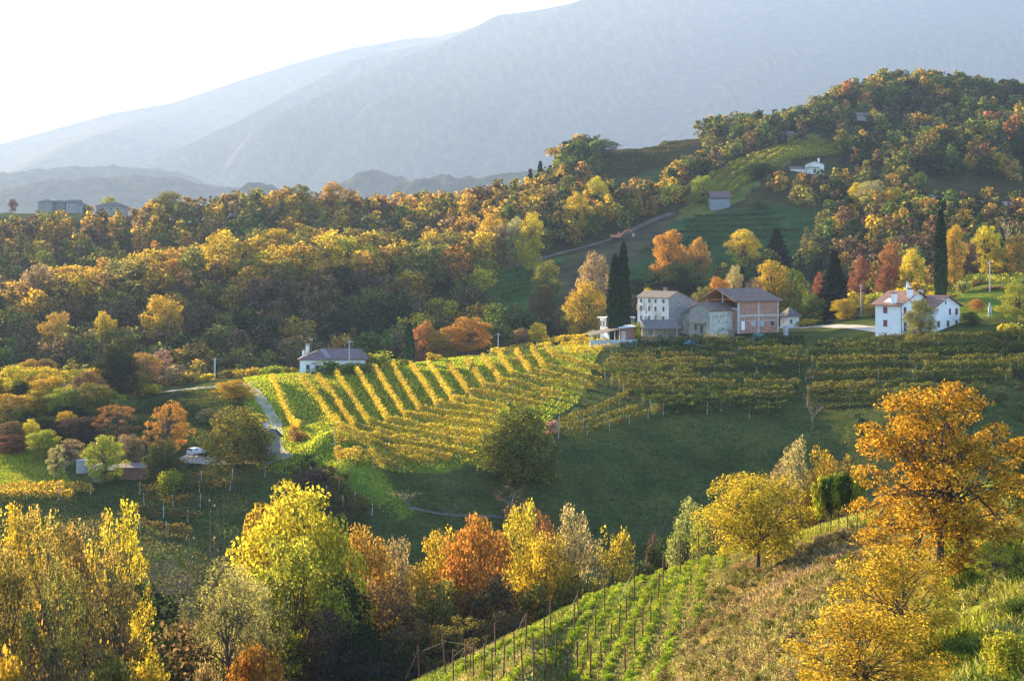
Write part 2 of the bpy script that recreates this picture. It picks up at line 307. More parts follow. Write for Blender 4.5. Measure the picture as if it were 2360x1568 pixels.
# foreground hill: grass between the young vines, rough bank, bright verge
paint([(300, 70), (900, 122), (1750, 128), (2100, 125), (2700, 118), (2700, 30), (300, 30)], (0.17, 0.16, 0.05))
paint([(700, 70), (900, 118), (1630, 124), (1610, 108), (1490, 80), (1400, 50)], (0.13, 0.14, 0.045))
paint([(1560, 60), (1500, 80), (1640, 104), (1760, 110), (1960, 108), (1990, 90), (1850, 60)], (0.19, 0.145, 0.065))
paint([(2080, 60), (2180, 78), (2290, 78), (2330, 55)], (0.18, 0.22, 0.04))
paint([(300, 190), (420, 175), (440, 200), (400, 215), (310, 205)], (0.12, 0.095, 0.07))
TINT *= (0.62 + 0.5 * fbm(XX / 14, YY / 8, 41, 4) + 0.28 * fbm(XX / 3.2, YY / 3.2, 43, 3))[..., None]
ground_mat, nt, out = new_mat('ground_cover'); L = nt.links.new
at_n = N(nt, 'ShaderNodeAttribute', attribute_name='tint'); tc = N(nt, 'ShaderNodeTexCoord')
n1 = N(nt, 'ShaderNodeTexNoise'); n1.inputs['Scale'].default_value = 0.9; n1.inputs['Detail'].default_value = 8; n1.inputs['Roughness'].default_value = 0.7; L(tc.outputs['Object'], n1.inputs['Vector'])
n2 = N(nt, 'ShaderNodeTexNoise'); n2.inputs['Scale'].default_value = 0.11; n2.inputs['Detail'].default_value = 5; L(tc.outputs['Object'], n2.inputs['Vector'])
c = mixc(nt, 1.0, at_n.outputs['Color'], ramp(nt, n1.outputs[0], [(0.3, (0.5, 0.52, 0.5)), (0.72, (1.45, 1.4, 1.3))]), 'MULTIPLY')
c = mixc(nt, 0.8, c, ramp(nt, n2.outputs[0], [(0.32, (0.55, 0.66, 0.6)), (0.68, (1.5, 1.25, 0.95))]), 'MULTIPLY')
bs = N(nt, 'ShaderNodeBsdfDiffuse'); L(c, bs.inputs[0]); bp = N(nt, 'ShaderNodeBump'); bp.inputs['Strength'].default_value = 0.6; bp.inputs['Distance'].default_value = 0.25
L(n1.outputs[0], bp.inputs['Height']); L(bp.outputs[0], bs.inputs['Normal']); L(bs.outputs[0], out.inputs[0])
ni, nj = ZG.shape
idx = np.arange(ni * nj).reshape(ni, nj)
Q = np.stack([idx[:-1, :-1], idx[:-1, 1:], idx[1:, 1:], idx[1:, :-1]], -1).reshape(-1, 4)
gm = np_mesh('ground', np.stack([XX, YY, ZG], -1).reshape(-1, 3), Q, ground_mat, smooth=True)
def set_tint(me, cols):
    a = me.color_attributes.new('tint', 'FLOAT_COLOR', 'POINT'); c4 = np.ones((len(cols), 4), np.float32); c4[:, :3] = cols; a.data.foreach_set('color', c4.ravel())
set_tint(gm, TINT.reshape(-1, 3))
tag(link('ground', gm), kind='structure')
# ------------------------------------------------------------------ mountain and far hills
hill_mat, nt, out = new_mat('wooded_slope'); L = nt.links.new
tc = N(nt, 'ShaderNodeTexCoord'); n1 = N(nt, 'ShaderNodeTexNoise'); n1.inputs['Scale'].default_value = 0.02; n1.inputs['Detail'].default_value = 9; n1.inputs['Roughness'].default_value = 0.65; L(tc.outputs['Object'], n1.inputs['Vector'])
c = ramp(nt, n1.outputs[0], [(0.3, (0.045, 0.05, 0.035)), (0.5, (0.09, 0.085, 0.05)), (0.7, (0.17, 0.14, 0.07))])
bs = N(nt, 'ShaderNodeBsdfDiffuse'); L(c, bs.inputs[0]); L(bs.outputs[0], out.inputs[0])
def crest(pts, u): return np.interp(u, [p[0] for p in pts], [p[1] for p in pts])
CR = [(-2600, 620), (-1200, 590), (-700, 500), (-300, 400), (0, 331), (130, 295), (250, 262), (400, 235), (560, 182), (660, 150), (800, 112), (930, 91), (1010, 88), (1080, 72), (1150, 52), (1250, 36), (1330, 17), (1420, 8), (1500, -12), (1600, -30), (1900, -45), (2359, -50), (3200, -60), (4200, 0)]
mu = np.linspace(-2400, 4200, 620); mt = np.linspace(0, 1.3, 260)
MU, MT = np.meshgrid(mu, mt, indexing='ij'); CY, BY = 9000.0, 5200.0
MY = BY + (CY - BY) * MT; MX = (MU - UC) / F * CY * (0.55 + 0.45 * MT)
mz_c = -(crest(CR, MU) - VH) / F * CY
shape = np.where(MT <= 1, np.clip(MT, 0, 1) ** 1.25, 1 - (MT - 1) * 2.2)
MZ = -60 + (mz_c + 60) * shape
def mspur(pts, h, w):
    global MZ
    t = MT; us = np.interp(t, [p[1] for p in pts], [p[0] for p in pts]); k = np.clip((t - pts[0][1]) / 0.15, 0, 1) * np.clip((pts[-1][1] - t) / 0.30 + 0.02, 0, 1)
    d = (MU - us) / w
    MZ = MZ + h * k * np.where(d < 0, np.exp(-d * d * 0.5), np.exp(-d * d * 4))
mspur([(430, 0.20), (700, 0.42), (1040, 0.66), (1330, 0.86), (1500, 1.03)], 371, 95)
mspur([(690, 0.16), (900, 0.34), (1200, 0.56), (1480, 0.78), (1800, 1.03)], 448, 95)
mspur([(200, 0.26), (480, 0.48), (780, 0.70), (1010, 0.90), (1120, 1.02)], 232, 110)
mspur([(1080, 0.26), (1280, 0.48), (1480, 0.68), (1640, 0.95)], 310, 60)
mspur([(1960, 0.36), (2180, 0.6), (2440, 0.92)], 284, 110)
mspur([(1500, 0.3), (1700, 0.5), (1950, 0.85)], 224, 80)
mspur([(-250, 0.34), (60, 0.52), (250, 0.72), (380, 0.95)], 163, 140)
rn = 1 - np.abs(2 * fbm((MU + 500 * MT) / 210, MT * 3.2, 51, 4) - 1)
MZ += (rn - 0.6) * 16 * np.clip(MT * 3, 0, 1) * np.clip((1.0 - MT) * 2, 0, 1)
MZ += (fbm(MU / 7, MT * 110, 77, 3) - 0.5) * 12 * np.clip(MT * 6, 0, 1) * np.clip(1.25 - MT, .3, 1)
idx = np.arange(MZ.size).reshape(MZ.shape)
Q = np.stack([idx[:-1, :-1], idx[1:, :-1], idx[1:, 1:], idx[:-1, 1:]], -1).reshape(-1, 4)
tag(link('mountain', np_mesh('mountain', np.stack([MX, MY, MZ], -1).reshape(-1, 3), Q, hill_mat, smooth=True)), kind='structure')
def far_hill(pts, y0, width, seed):
    y0 *= 2.2; width *= 2.2
    u = np.linspace(pts[0][0], pts[-1][0], 240); t = np.linspace(-1, 1, 60); U, T = np.meshgrid(u, t, indexing='ij')
    top = -(crest(pts, U) - VH) / F * y0; Y = y0 + T * width; X = (U - UC) / F * y0 + (fbm(U / 80, T * 2, seed) - 0.5) * 20
    Z = -62 + (top + 62) * np.clip(1 - np.abs(T) ** 1.6, 0, 1) + (fbm(X / 24, Y / 24, seed, 3) - 0.5) * 24
    idx = np.arange(Z.size).reshape(Z.shape)
    tag(link('hills', np_mesh('hills', np.stack([X, Y, Z], -1).reshape(-1, 3), np.stack([idx[:-1, :-1], idx[1:, :-1], idx[1:, 1:], idx[:-1, 1:]], -1).reshape(-1, 4), hill_mat, smooth=True)), kind='structure')
far_hill([(-500, 600), (-100, 470), (20, 438), (110, 415), (200, 412), (310, 406), (420, 412), (480, 432), (560, 436), (640, 450), (760, 600)], 1900, 230, 61)
far_hill([(-900, 600), (-300, 420), (0, 400), (160, 384), (260, 382), (420, 395), (520, 440), (640, 600)], 2350, 200, 62)
far_hill([(470, 600), (520, 452), (560, 430), (585, 424), (620, 432), (660, 446), (740, 480), (800, 600)], 1350, 120, 63)
far_hill([(720, 600), (780, 425), (820, 400), (860, 392), (910, 405), (950, 420), (1010, 600)], 1700, 130, 64)
far_hill([(860, 600), (900, 432), (960, 412), (1020, 405), (1090, 410), (1150, 402), (1200, 397), (1280, 395), (1500, 430), (1700, 600)], 1450, 150, 65)
# ------------------------------------------------------------------ trees
def unit(v): return v / np.maximum(np.linalg.norm(v, axis=-1, keepdims=True), 1e-9)
def leaf_quads(C, size, rng, nrm=None, bias=0.5, aspect=0.55, along=None):
    """one rhombus leaf (or leaf spray) per centre"""
    n = len(C); r = unit(rng.normal(size=(n, 3)))
    if nrm is not None: r = unit(r * (1 - bias) + nrm * bias)
    a = rng.normal(size=(n, 3)) if along is None else along + rng.normal(size=(n, 3)) * 0.35
    a = unit(a - (a * r).sum(-1, keepdims=True) * r); b = np.cross(r, a)
    s = np.broadcast_to(np.asarray(size, float), (n,))[:, None] * rng.uniform(0.65, 1.35, (n, 1))
    bend = r * s * rng.uniform(-0.25, 0.1, (n, 1))
    V = np.stack([C - a * s * 0.5 + bend, C + b * s * aspect * 0.5, C + a * s * 0.5 + bend, C - b * s * aspect * 0.5], 1).reshape(-1, 3)
    return V, np.arange(n * 4).reshape(n, 4)
def tube_np(pts, rad, k=5):
    pts = np.asarray(pts, float); m = len(pts); V = []
    for i in range(m):
        d = pts[min(i + 1, m - 1)] - pts[max(i - 1, 0)]; d = d / (np.linalg.norm(d) + 1e-9)
        a = np.cross(d, (0.31, 0.9, 0.3)); a /= np.linalg.norm(a) + 1e-9; b = np.cross(d, a); t = np.arange(k) * 2 * np.pi / k
        V.append(pts[i] + rad[i] * (np.cos(t)[:, None] * a + np.sin(t)[:, None] * b))
    V = np.concatenate(V); Q = []
    for i in range(m - 1):
        for j in range(k): j2 = (j + 1) % k; Q.append((i * k + j, i * k + j2, (i + 1) * k + j2, (i + 1) * k + j))
    return V, np.array(Q)
def cat_geo(parts):
    V = []; Q = []; o = 0
    for v, q in parts: V.append(v); Q.append(q + o); o += len(v)
    return np.concatenate(V), np.concatenate(Q)
def limb(p0, p1, r0, r1, rng, n=5, wob=0.06, k=5):
    t = np.linspace(0, 1, n)[:, None]; p0 = np.asarray(p0); p1 = np.asarray(p1); d = np.linalg.norm(p1 - p0)
    mid = rng.normal(size=3) * wob * d; pts = p0 + (p1 - p0) * t + mid * np.sin(t * np.pi) + np.array([0, 0, d * 0.08]) * np.sin(t * np.pi)
    return pts, tube_np(pts, np.linspace(r0, r1, n), k)
def broadleaf(seed, nl=1400, ls=0.055, nc=16, rad=0.45, z0=0.22, trunk=0.30, cr=0.30, tr=0.022, sparse=0.0, limbs=True, aspect=0.6, top=1.0, k=5, lean=0.0, twig=0, box=2.0, shape=0.7, s0=0.14, s1=0.80):
    """height-1 tree: returns crown geometry and wood geometry"""
    rng = np.random.default_rng(seed); cz = (z0 + top) / 2; hz = (top - z0) / 2; C = []
    tries = 0
    while len(C) < nc and tries < 4000:
        tries += 1; t = rng.random(); a = rng.uniform(0, 2 * np.pi); pr = np.sin(np.pi * (s0 + s1 * t)) ** shape * (0.68 + 0.64 * float(vnoise(np.array([np.cos(a) * 1.3 + 20]), np.array([np.sin(a) * 1.3 + t * 3.2 + 20]), seed + 77)[0])); q_ = rad * 0.82 * pr * rng.uniform(0.12, 1.0) ** 0.5
        p = np.array([np.cos(a) * q_, np.sin(a) * q_, z0 + (top - z0) * (0.06 + 0.88 * t)])
        if all(np.linalg.norm((p - q) * (1, 1, 0.8)) > rad * cr * 1.05 for q in C) or tries > 2500: C.append(p)
    C = np.array(C); rc = rad * cr * rng.uniform(0.8, 1.5, len(C))
    lo = (C[:, 2] - rc * .7).min(); hi = (C[:, 2] + rc * .72).max(); C[:, 2] = z0 + (C[:, 2] - lo) * (top - z0) / (hi - lo)
    w = rc ** 2; cnt = np.maximum(6, (nl * w / w.sum()).astype(int)); cen = []; nr = []
    for p, r_, n in zip(C, rc, cnt):
        d = unit(rng.normal(size=(n, 3)) + np.array([0, 0, 0.25])); rr = r_ * rng.uniform(0.15, 1, (n, 1)) ** 0.45
        lump = 0.75 + 0.5 * vnoise(d[:, 0] * 2.2 + p[0] * 40 + 30, d[:, 1] * 2.2 + d[:, 2] * 2 + p[1] * 40 + 30, seed)[:, None]
        cen.append(p + d * rr * lump * np.array([1, 1, 0.78])); nr.append(d)
    cen = np.concatenate(cen); nr = np.concatenate(nr)
    if sparse: keep = vnoise(cen[:, 0] * 14 + 50, cen[:, 2] * 14 + cen[:, 1] * 11 + 50, seed + 5) > sparse; cen = cen[keep]; nr = nr[keep]
    crown = leaf_quads(cen, ls, rng, nr, 0.35, aspect)
    wood = []; pts, g = limb((0, 0, -0.03), (lean, rng.normal() * 0.02, trunk + 0.22), tr, tr * 0.6, rng, 7, 0.03, k + 2); wood.append(g)
    if limbs:
        for p, r_ in zip(C, rc):
            s = pts[rng.integers(3, 7)]; pl, g = limb(s, p, tr * 0.42, tr * 0.10, rng, 5, 0.08, max(3, k - 1)); wood.append(g)
            for _ in range(twig):
                q = p + unit(rng.normal(size=3) + np.array([0, 0, 0.3])) * r_ * 0.95; wood.append(limb(pl[rng.integers(2, 5)], q, tr * 0.13, tr * 0.03, rng, 3, 0.1, 3)[1])
    return crown, cat_geo(wood)
def conifer(seed, tiers=15, nb=8, nl=14, rad=0.2, ls=0.05, droop=0.25, z0=0.08, open_=1.0, power=0.9):
    rng = np.random.default_rng(seed); cen = []; al = []; wood = [tube_np([(0, 0, -0.02), (0, 0, 0.5), (0, 0, 0.99)], [0.018, 0.011, 0.002], 5)]
    for i in range(tiers):
        t = i / (tiers - 1); z = z0 + (0.97 - z0) * t
        for b in range(nb):
            a = rng.uniform(0, 2 * np.pi); ln = rad * ((1 - t) ** power + 0.05) * rng.uniform(0.65, 1.2); d = np.array([np.cos(a), np.sin(a), 0])
            s = rng.uniform(0.12, 1, nl)[:, None]; p = d * ln * s + np.array([0, 0, 1.0]) * (z + rng.normal() * 0.008 - droop * ln * s ** 1.5)
            side = np.cross(d, (0, 0, 1)); p = p + side * rng.normal(size=(nl, 1)) * ln * 0.16 * (1.1 - s); cen.append(p); al.append(np.broadcast_to(d, (nl, 3)))
    cen = np.concatenate(cen); al = np.concatenate(al)
    return leaf_quads(cen, ls, rng, np.broadcast_to([0, 0, 1.0], cen.shape), 0.6 * open_, 0.5, al), cat_geo(wood)
def spindle(seed, nl=3800, ls=0.028, rad=0.085, z0=0.04, twin=None):
    rng = np.random.default_rng(seed); t = rng.uniform(0, 1, nl); a = rng.uniform(0, 2 * np.pi, nl)
    prof = np.clip(np.sin(np.pi * np.clip(t * 0.88 + 0.09, 0, 1)) ** 0.55 * (1.05 - 0.42 * t), 0.02, 2)
    r = rad * prof * (0.80 + 0.30 * vnoise(a * 2.6, t * 22 + 3, seed)) * rng.uniform(0.75, 1.02, nl)
    cen = np.stack([np.cos(a) * r, np.sin(a) * r, z0 + (0.99 - z0) * t], -1); al = np.stack([np.cos(a) * .25, np.sin(a) * .25, np.ones(nl)], -1)
    nr = np.stack([np.cos(a), np.sin(a), np.zeros(nl)], -1)
    core = tube_np([(0, 0, z0 + 0.02), (0, 0, 0.12), (0, 0, 0.35), (0, 0, 0.7), (0, 0, 0.93)], [rad * .4, rad * .72, rad * .78, rad * .5, rad * .1], 8)
    return cat_geo([leaf_quads(cen, ls, rng, nr, 0.55, 0.42, al), core]), tube_np([(0, 0, -0.02), (0, 0, 0.1)], [0.014, 0.012], 6)
def bush(seed, nl=700, ls=0.10, nc=9, rad=0.55, stems=True):
    rng = np.random.default_rng(seed); cen = []; nr = []; wood = []
    for i in range(nc):
        a = rng.uniform(0, 2 * np.pi); q = rad * 0.62 * rng.uniform(0, 1) ** 0.5; h = rng.uniform(0.28, 0.74) * (1 - 0.4 * q / rad); p = np.array([np.cos(a) * q, np.sin(a) * q, h]); r_ = rng.uniform(0.2, 0.32)
        n = nl // nc; d = unit(rng.normal(size=(n, 3)) + np.array([0, 0, 0.2])); c = p + d * r_ * rng.uniform(0.2, 1, (n, 1)) ** 0.45; c[:, 2] = np.maximum(c[:, 2], 0.02 + rng.uniform(0, 0.1, n)); cen.append(c); nr.append(d)
        wood.append(limb((0, 0, -0.05), p, 0.018, 0.006, rng, 4, 0.08, 4)[1])
    cen = np.concatenate(cen); nr = np.concatenate(nr)
    skirt = np.stack([rng.normal(size=nl // 5) * rad * .45, rng.normal(size=nl // 5) * rad * .45, rng.uniform(0.03, 0.3, nl // 5)], -1)
    cen = np.concatenate([cen, skirt]); nr = np.concatenate([nr, unit(rng.normal(size=skirt.shape))])
    return leaf_quads(cen, ls, rng, nr, 0.3, 0.6), cat_geo(wood)
def bare(seed, nl=260, ls=0.03, spread=0.5, multi=1):
    rng = np.random.default_rng(seed); wood = []; tips = []
    def grow(p, d, ln, r_, lev):
        q = p + d * ln; pts, g = limb(p, q, r_, r_ * 0.55, rng, 4, 0.05, 5 if lev < 2 else 3); wood.append(g)
        if lev >= 4: tips.append(q); return
        for _ in range(rng.integers(2, 4) if lev else 4):
            nd = unit(d + rng.normal(size=3) * spread + np.array([0, 0, 0.12])); grow(pts[rng.integers(2, 4)], nd, ln * rng.uniform(0.55, 0.85), r_ * 0.5, lev + 1)
    for _ in range(multi): grow(np.array([0, 0, -0.03]), unit(np.array([rng.normal() * .15, rng.normal() * .15, 1])), 0.36, 0.022, 0)
    tips = np.array(tips); cen = tips[rng.integers(0, len(tips), nl)] + rng.normal(size=(nl, 3)) * 0.035
    return leaf_quads(cen, ls, rng, None, 0, 0.6), cat_geo(wood)
PROTO = {}
def proto(kind, geo, leafm=None, barkm=None):
    (cv, cq), (wv, wq) = geo
    PROTO.setdefault(kind, []).append((np_mesh(kind + '_crown', cv, cq, leafm or LEAF), np_mesh(kind + '_trunk', wv, wq, barkm or BARK, smooth=True),
        np_mesh(kind + '_whole', *cat_geo([(cv, cq), (wv, wq)]), [leafm or LEAF, barkm or BARK], np.r_[np.zeros(len(cq)), np.ones(len(wq))]), (cv, cq)))
for s in range(5): proto('round', broadleaf(100 + s, 1500, 0.060, 17 + s, 0.47, 0.12, 0.25, 0.30))
for s in range(4): proto('tall', broadleaf(120 + s, 1500, 0.055, 18, 0.34, 0.10, 0.35, 0.36, 0.018))
for s in range(3): proto('airy', broadleaf(140 + s, 1000, 0.050, 20, 0.46, 0.18, 0.3, 0.24, 0.02, sparse=0.33))
for s in range(3): proto('larch', conifer(160 + s, 15, 8, 15, 0.22, 0.055, 0.12, 0.06))
for s in range(2): proto('spruce', conifer(170 + s, 26, 14, 26, 0.24, 0.055, 0.45, 0.03), LEAF_DENSE)
for s in range(2): proto('cypress', spindle(180 + s), LEAF_DENSE)
for s in range(4): proto('bush', bush(190 + s))
for s in range(3): proto('bare', bare(200 + s, 320, 0.032, 0.5), LEAF, BARK_PALE)
for s in range(3): proto('snag', bare(210 + s, 26, 0.02, 0.30), LEAF, BARK_PALE)
for s in range(3): proto('big', broadleaf(220 + s, 14000, 0.0205, 56, 0.42, 0.05, 0.3, 0.21, 0.017, twig=3, box=2.6))
for s in range(3): proto('bigtall', broadleaf(230 + s, 15000, 0.018, 56, 0.35, 0.05, 0.35, 0.24, 0.014, twig=3, box=2.8))
for s in range(3): proto('bigairy', broadleaf(240 + s, 11000, 0.0165, 66, 0.42, 0.14, 0.36, 0.15, 0.012, sparse=0.38, twig=4))
proto('walnut', broadleaf(259, 36000, 0.0165, 110, 0.40, 0.04, 0.34, 0.15, 0.016, aspect=0.42, sparse=0.36, twig=6, s0=0.26, s1=0.68))
proto('walnut', broadleaf(252, 20000, 0.023, 60, 0.48, 0.02, 0.25, 0.20, 0.016, aspect=0.42, sparse=0.32, twig=5))
proto('walnut', broadleaf(254, 20000, 0.023, 55, 0.52, 0.10, 0.22, 0.20, 0.018, aspect=0.42, sparse=0.32, twig=5))
for s in range(2): proto('dense', broadleaf(280 + s, 17000, 0.027, 64, 0.46, 0.01, 0.2, 0.24, 0.016, twig=2, shape=0.5, s0=0.24, s1=0.70), LEAF_MID)
for s in range(2): proto('lolly', broadleaf(290 + s, 3200, 0.055, 18, 0.42, 0.34, 0.3, 0.30, 0.022))
proto('willow', broadleaf(260, 7000, 0.020, 44, 0.36, 0.50, 0.5, 0.20, 0.014, aspect=0.3, twig=4, sparse=.30))
for s in range(2): proto('bigbush', bush(270 + s, 3800, 0.05, 22))
PAL = dict(gold=(0.66, 0.44, 0.045), yellow=(0.74, 0.57, 0.05), orange=(0.62, 0.30, 0.05), rust=(0.42, 0.20, 0.07), red=(0.34, 0.13, 0.07), brown=(0.24, 0.16, 0.07),
    olive=(0.26, 0.24, 0.055), green=(0.13, 0.19, 0.04), dgreen=(0.05, 0.08, 0.025), pale=(0.52, 0.46, 0.18), yg=(0.42, 0.43, 0.05), silver=(0.38, 0.36, 0.11),
    plum=(0.17, 0.105, 0.075), amber=(0.54, 0.34, 0.06), buff=(0.44, 0.33, 0.15), pink=(0.45, 0.29, 0.2), cyp=(0.022, 0.045, 0.014), needle=(0.04, 0.06, 0.03))
NATW = {}
_tn = 0
def tree(name, kind, u, y, vtop, wpx, colr, label, cat='tree', group=None, whole=False, zbase=None, var=None, minh=0.8):
    """a tree whose trunk stands on the ground at depth y below picture column u"""
    global _tn; _tn += 1
    x = (u - UC) / F * y; z = float(H(x, y)) if zbase is None else zbase; h = max(minh, Zf(vtop, y) - z); w = wpx / F * y
    ps = PROTO[kind]; cm, tm, wm, _ = ps[(_tn if var is None else var) % len(ps)]
    vi = (_tn if var is None else var) % len(ps); cv = ps[vi][3][0]
    if (kind, vi) not in NATW: NATW[(kind, vi)] = 2 * float(np.percentile(np.hypot(cv[:, 0], cv[:, 1]), 95))
    natw = NATW[(kind, vi)]
    sx = w / natw; rot = _tn * 2.4
    colr = PAL[colr] if isinstance(colr, str) else colr; j = np.random.default_rng(_tn).uniform(0.93, 1.07, 3); colr = tuple(np.clip(np.array(colr) * j, 0, 0.9))
    if whole:
        o = link(name, wm, None, (x, y, z), colr)
    else:
        o = bpy.data.objects.new(name, None); COL.objects.link(o); o.location = (x, y, z)
        link('crown' if 'bush' not in kind else 'foliage', cm, o, None, colr); link('trunk' if 'bush' not in kind else 'stem', tm, o)
    o.rotation_euler = (0, 0, rot); o.scale = (sx, sx, h)
    tag(o, label, cat, group); return o
# ------------------------------------------------------------------ paths and roads (ribbons on the ground)
def ribbon(name, pts, width, mat, dz=0.05, kind='structure', raw=False, n=6):
    c = np.array([p if raw else GV(*p)[:2] for p in pts]); d = np.r_[0, np.cumsum(np.linalg.norm(np.diff(c, axis=0), axis=1))]; q = np.arange(0, d[-1], 0.8)
    x = np.interp(q, d, c[:, 0]); y = np.interp(q, d, c[:, 1]); ker = np.ones(9) / 9
    xs = np.convolve(np.pad(x, 4, 'edge'), ker, 'valid'); ys = np.convolve(np.pad(y, 4, 'edge'), ker, 'valid')
    tx = np.gradient(xs); ty = np.gradient(ys); l = np.hypot(tx, ty) + 1e-9; nx = -ty / l; ny = tx / l
    w = width * (0.9 + 0.25 * (fbm(q / 5, q * 0 + 3, 5) - 0.5)); off = np.linspace(-0.5, 0.5, n)
    X = xs[:, None] + nx[:, None] * off * w[:, None]; Y = ys[:, None] + ny[:, None] * off * w[:, None]; Z = H(X, Y) + dz
    idx = np.arange(X.size).reshape(X.shape)
    o = link(name, np_mesh(name, np.stack([X, Y, Z], -1).reshape(-1, 3), np.stack([idx[:-1, :-1], idx[1:, :-1], idx[1:, 1:], idx[:-1, 1:]], -1).reshape(-1, 4), mat, smooth=True))
    return tag(o, kind=kind)
ribbon('gravel_track', [(566, 886), (590, 903), (605, 925), (622, 950), (636, 975), (640, 1000), (636, 1020), (640, 1040), (668, 1058)], 2.6, MATS['gravel'], 0.10)
ribbon('road', [(380, 902), (420, 898), (480, 893), (540, 888), (600, 882)], 3.4, MATS['asphalt'], 0.10)
ribbon('parking_yard', [(405, 1056), (450, 1060), (520, 1066), (600, 1062), (650, 1062)], 4.6, MATS['gravel'], 0.13)
ribbon('farm_track', [(-60, 1092), (60, 1086), (170, 1078)], 3.0, MATS['gravel'], 0.12)
ribbon('farmyard', [(1560, 765), (1620, 772), (1700, 768), (1790, 756), (1850, 753)], 6.5, MATS['gravel'], 0.12)
ribbon('driveway', [(1815, 757), (1900, 751), (1980, 755), (2030, 762), (2075, 768)], 4.0, MATS['gravel'], 0.14)
ribbon('footpath', [(930, 1172), (985, 1180), (1040, 1186), (1120, 1190), (1200, 1196)], 1.0, MATS['soil'], 0.08)
ribbon('dirt_track', [(1130, 630), (1200, 610), (1270, 590), (1340, 572), (1420, 548), (1490, 515), (1555, 490)], 3.6, MATS['soil'], 0.25)
ribbon('hill_road', [(2120, 452), (2190, 459), (2260, 464), (2380, 470)], 5.0, MATS['asphalt'], 0.30)
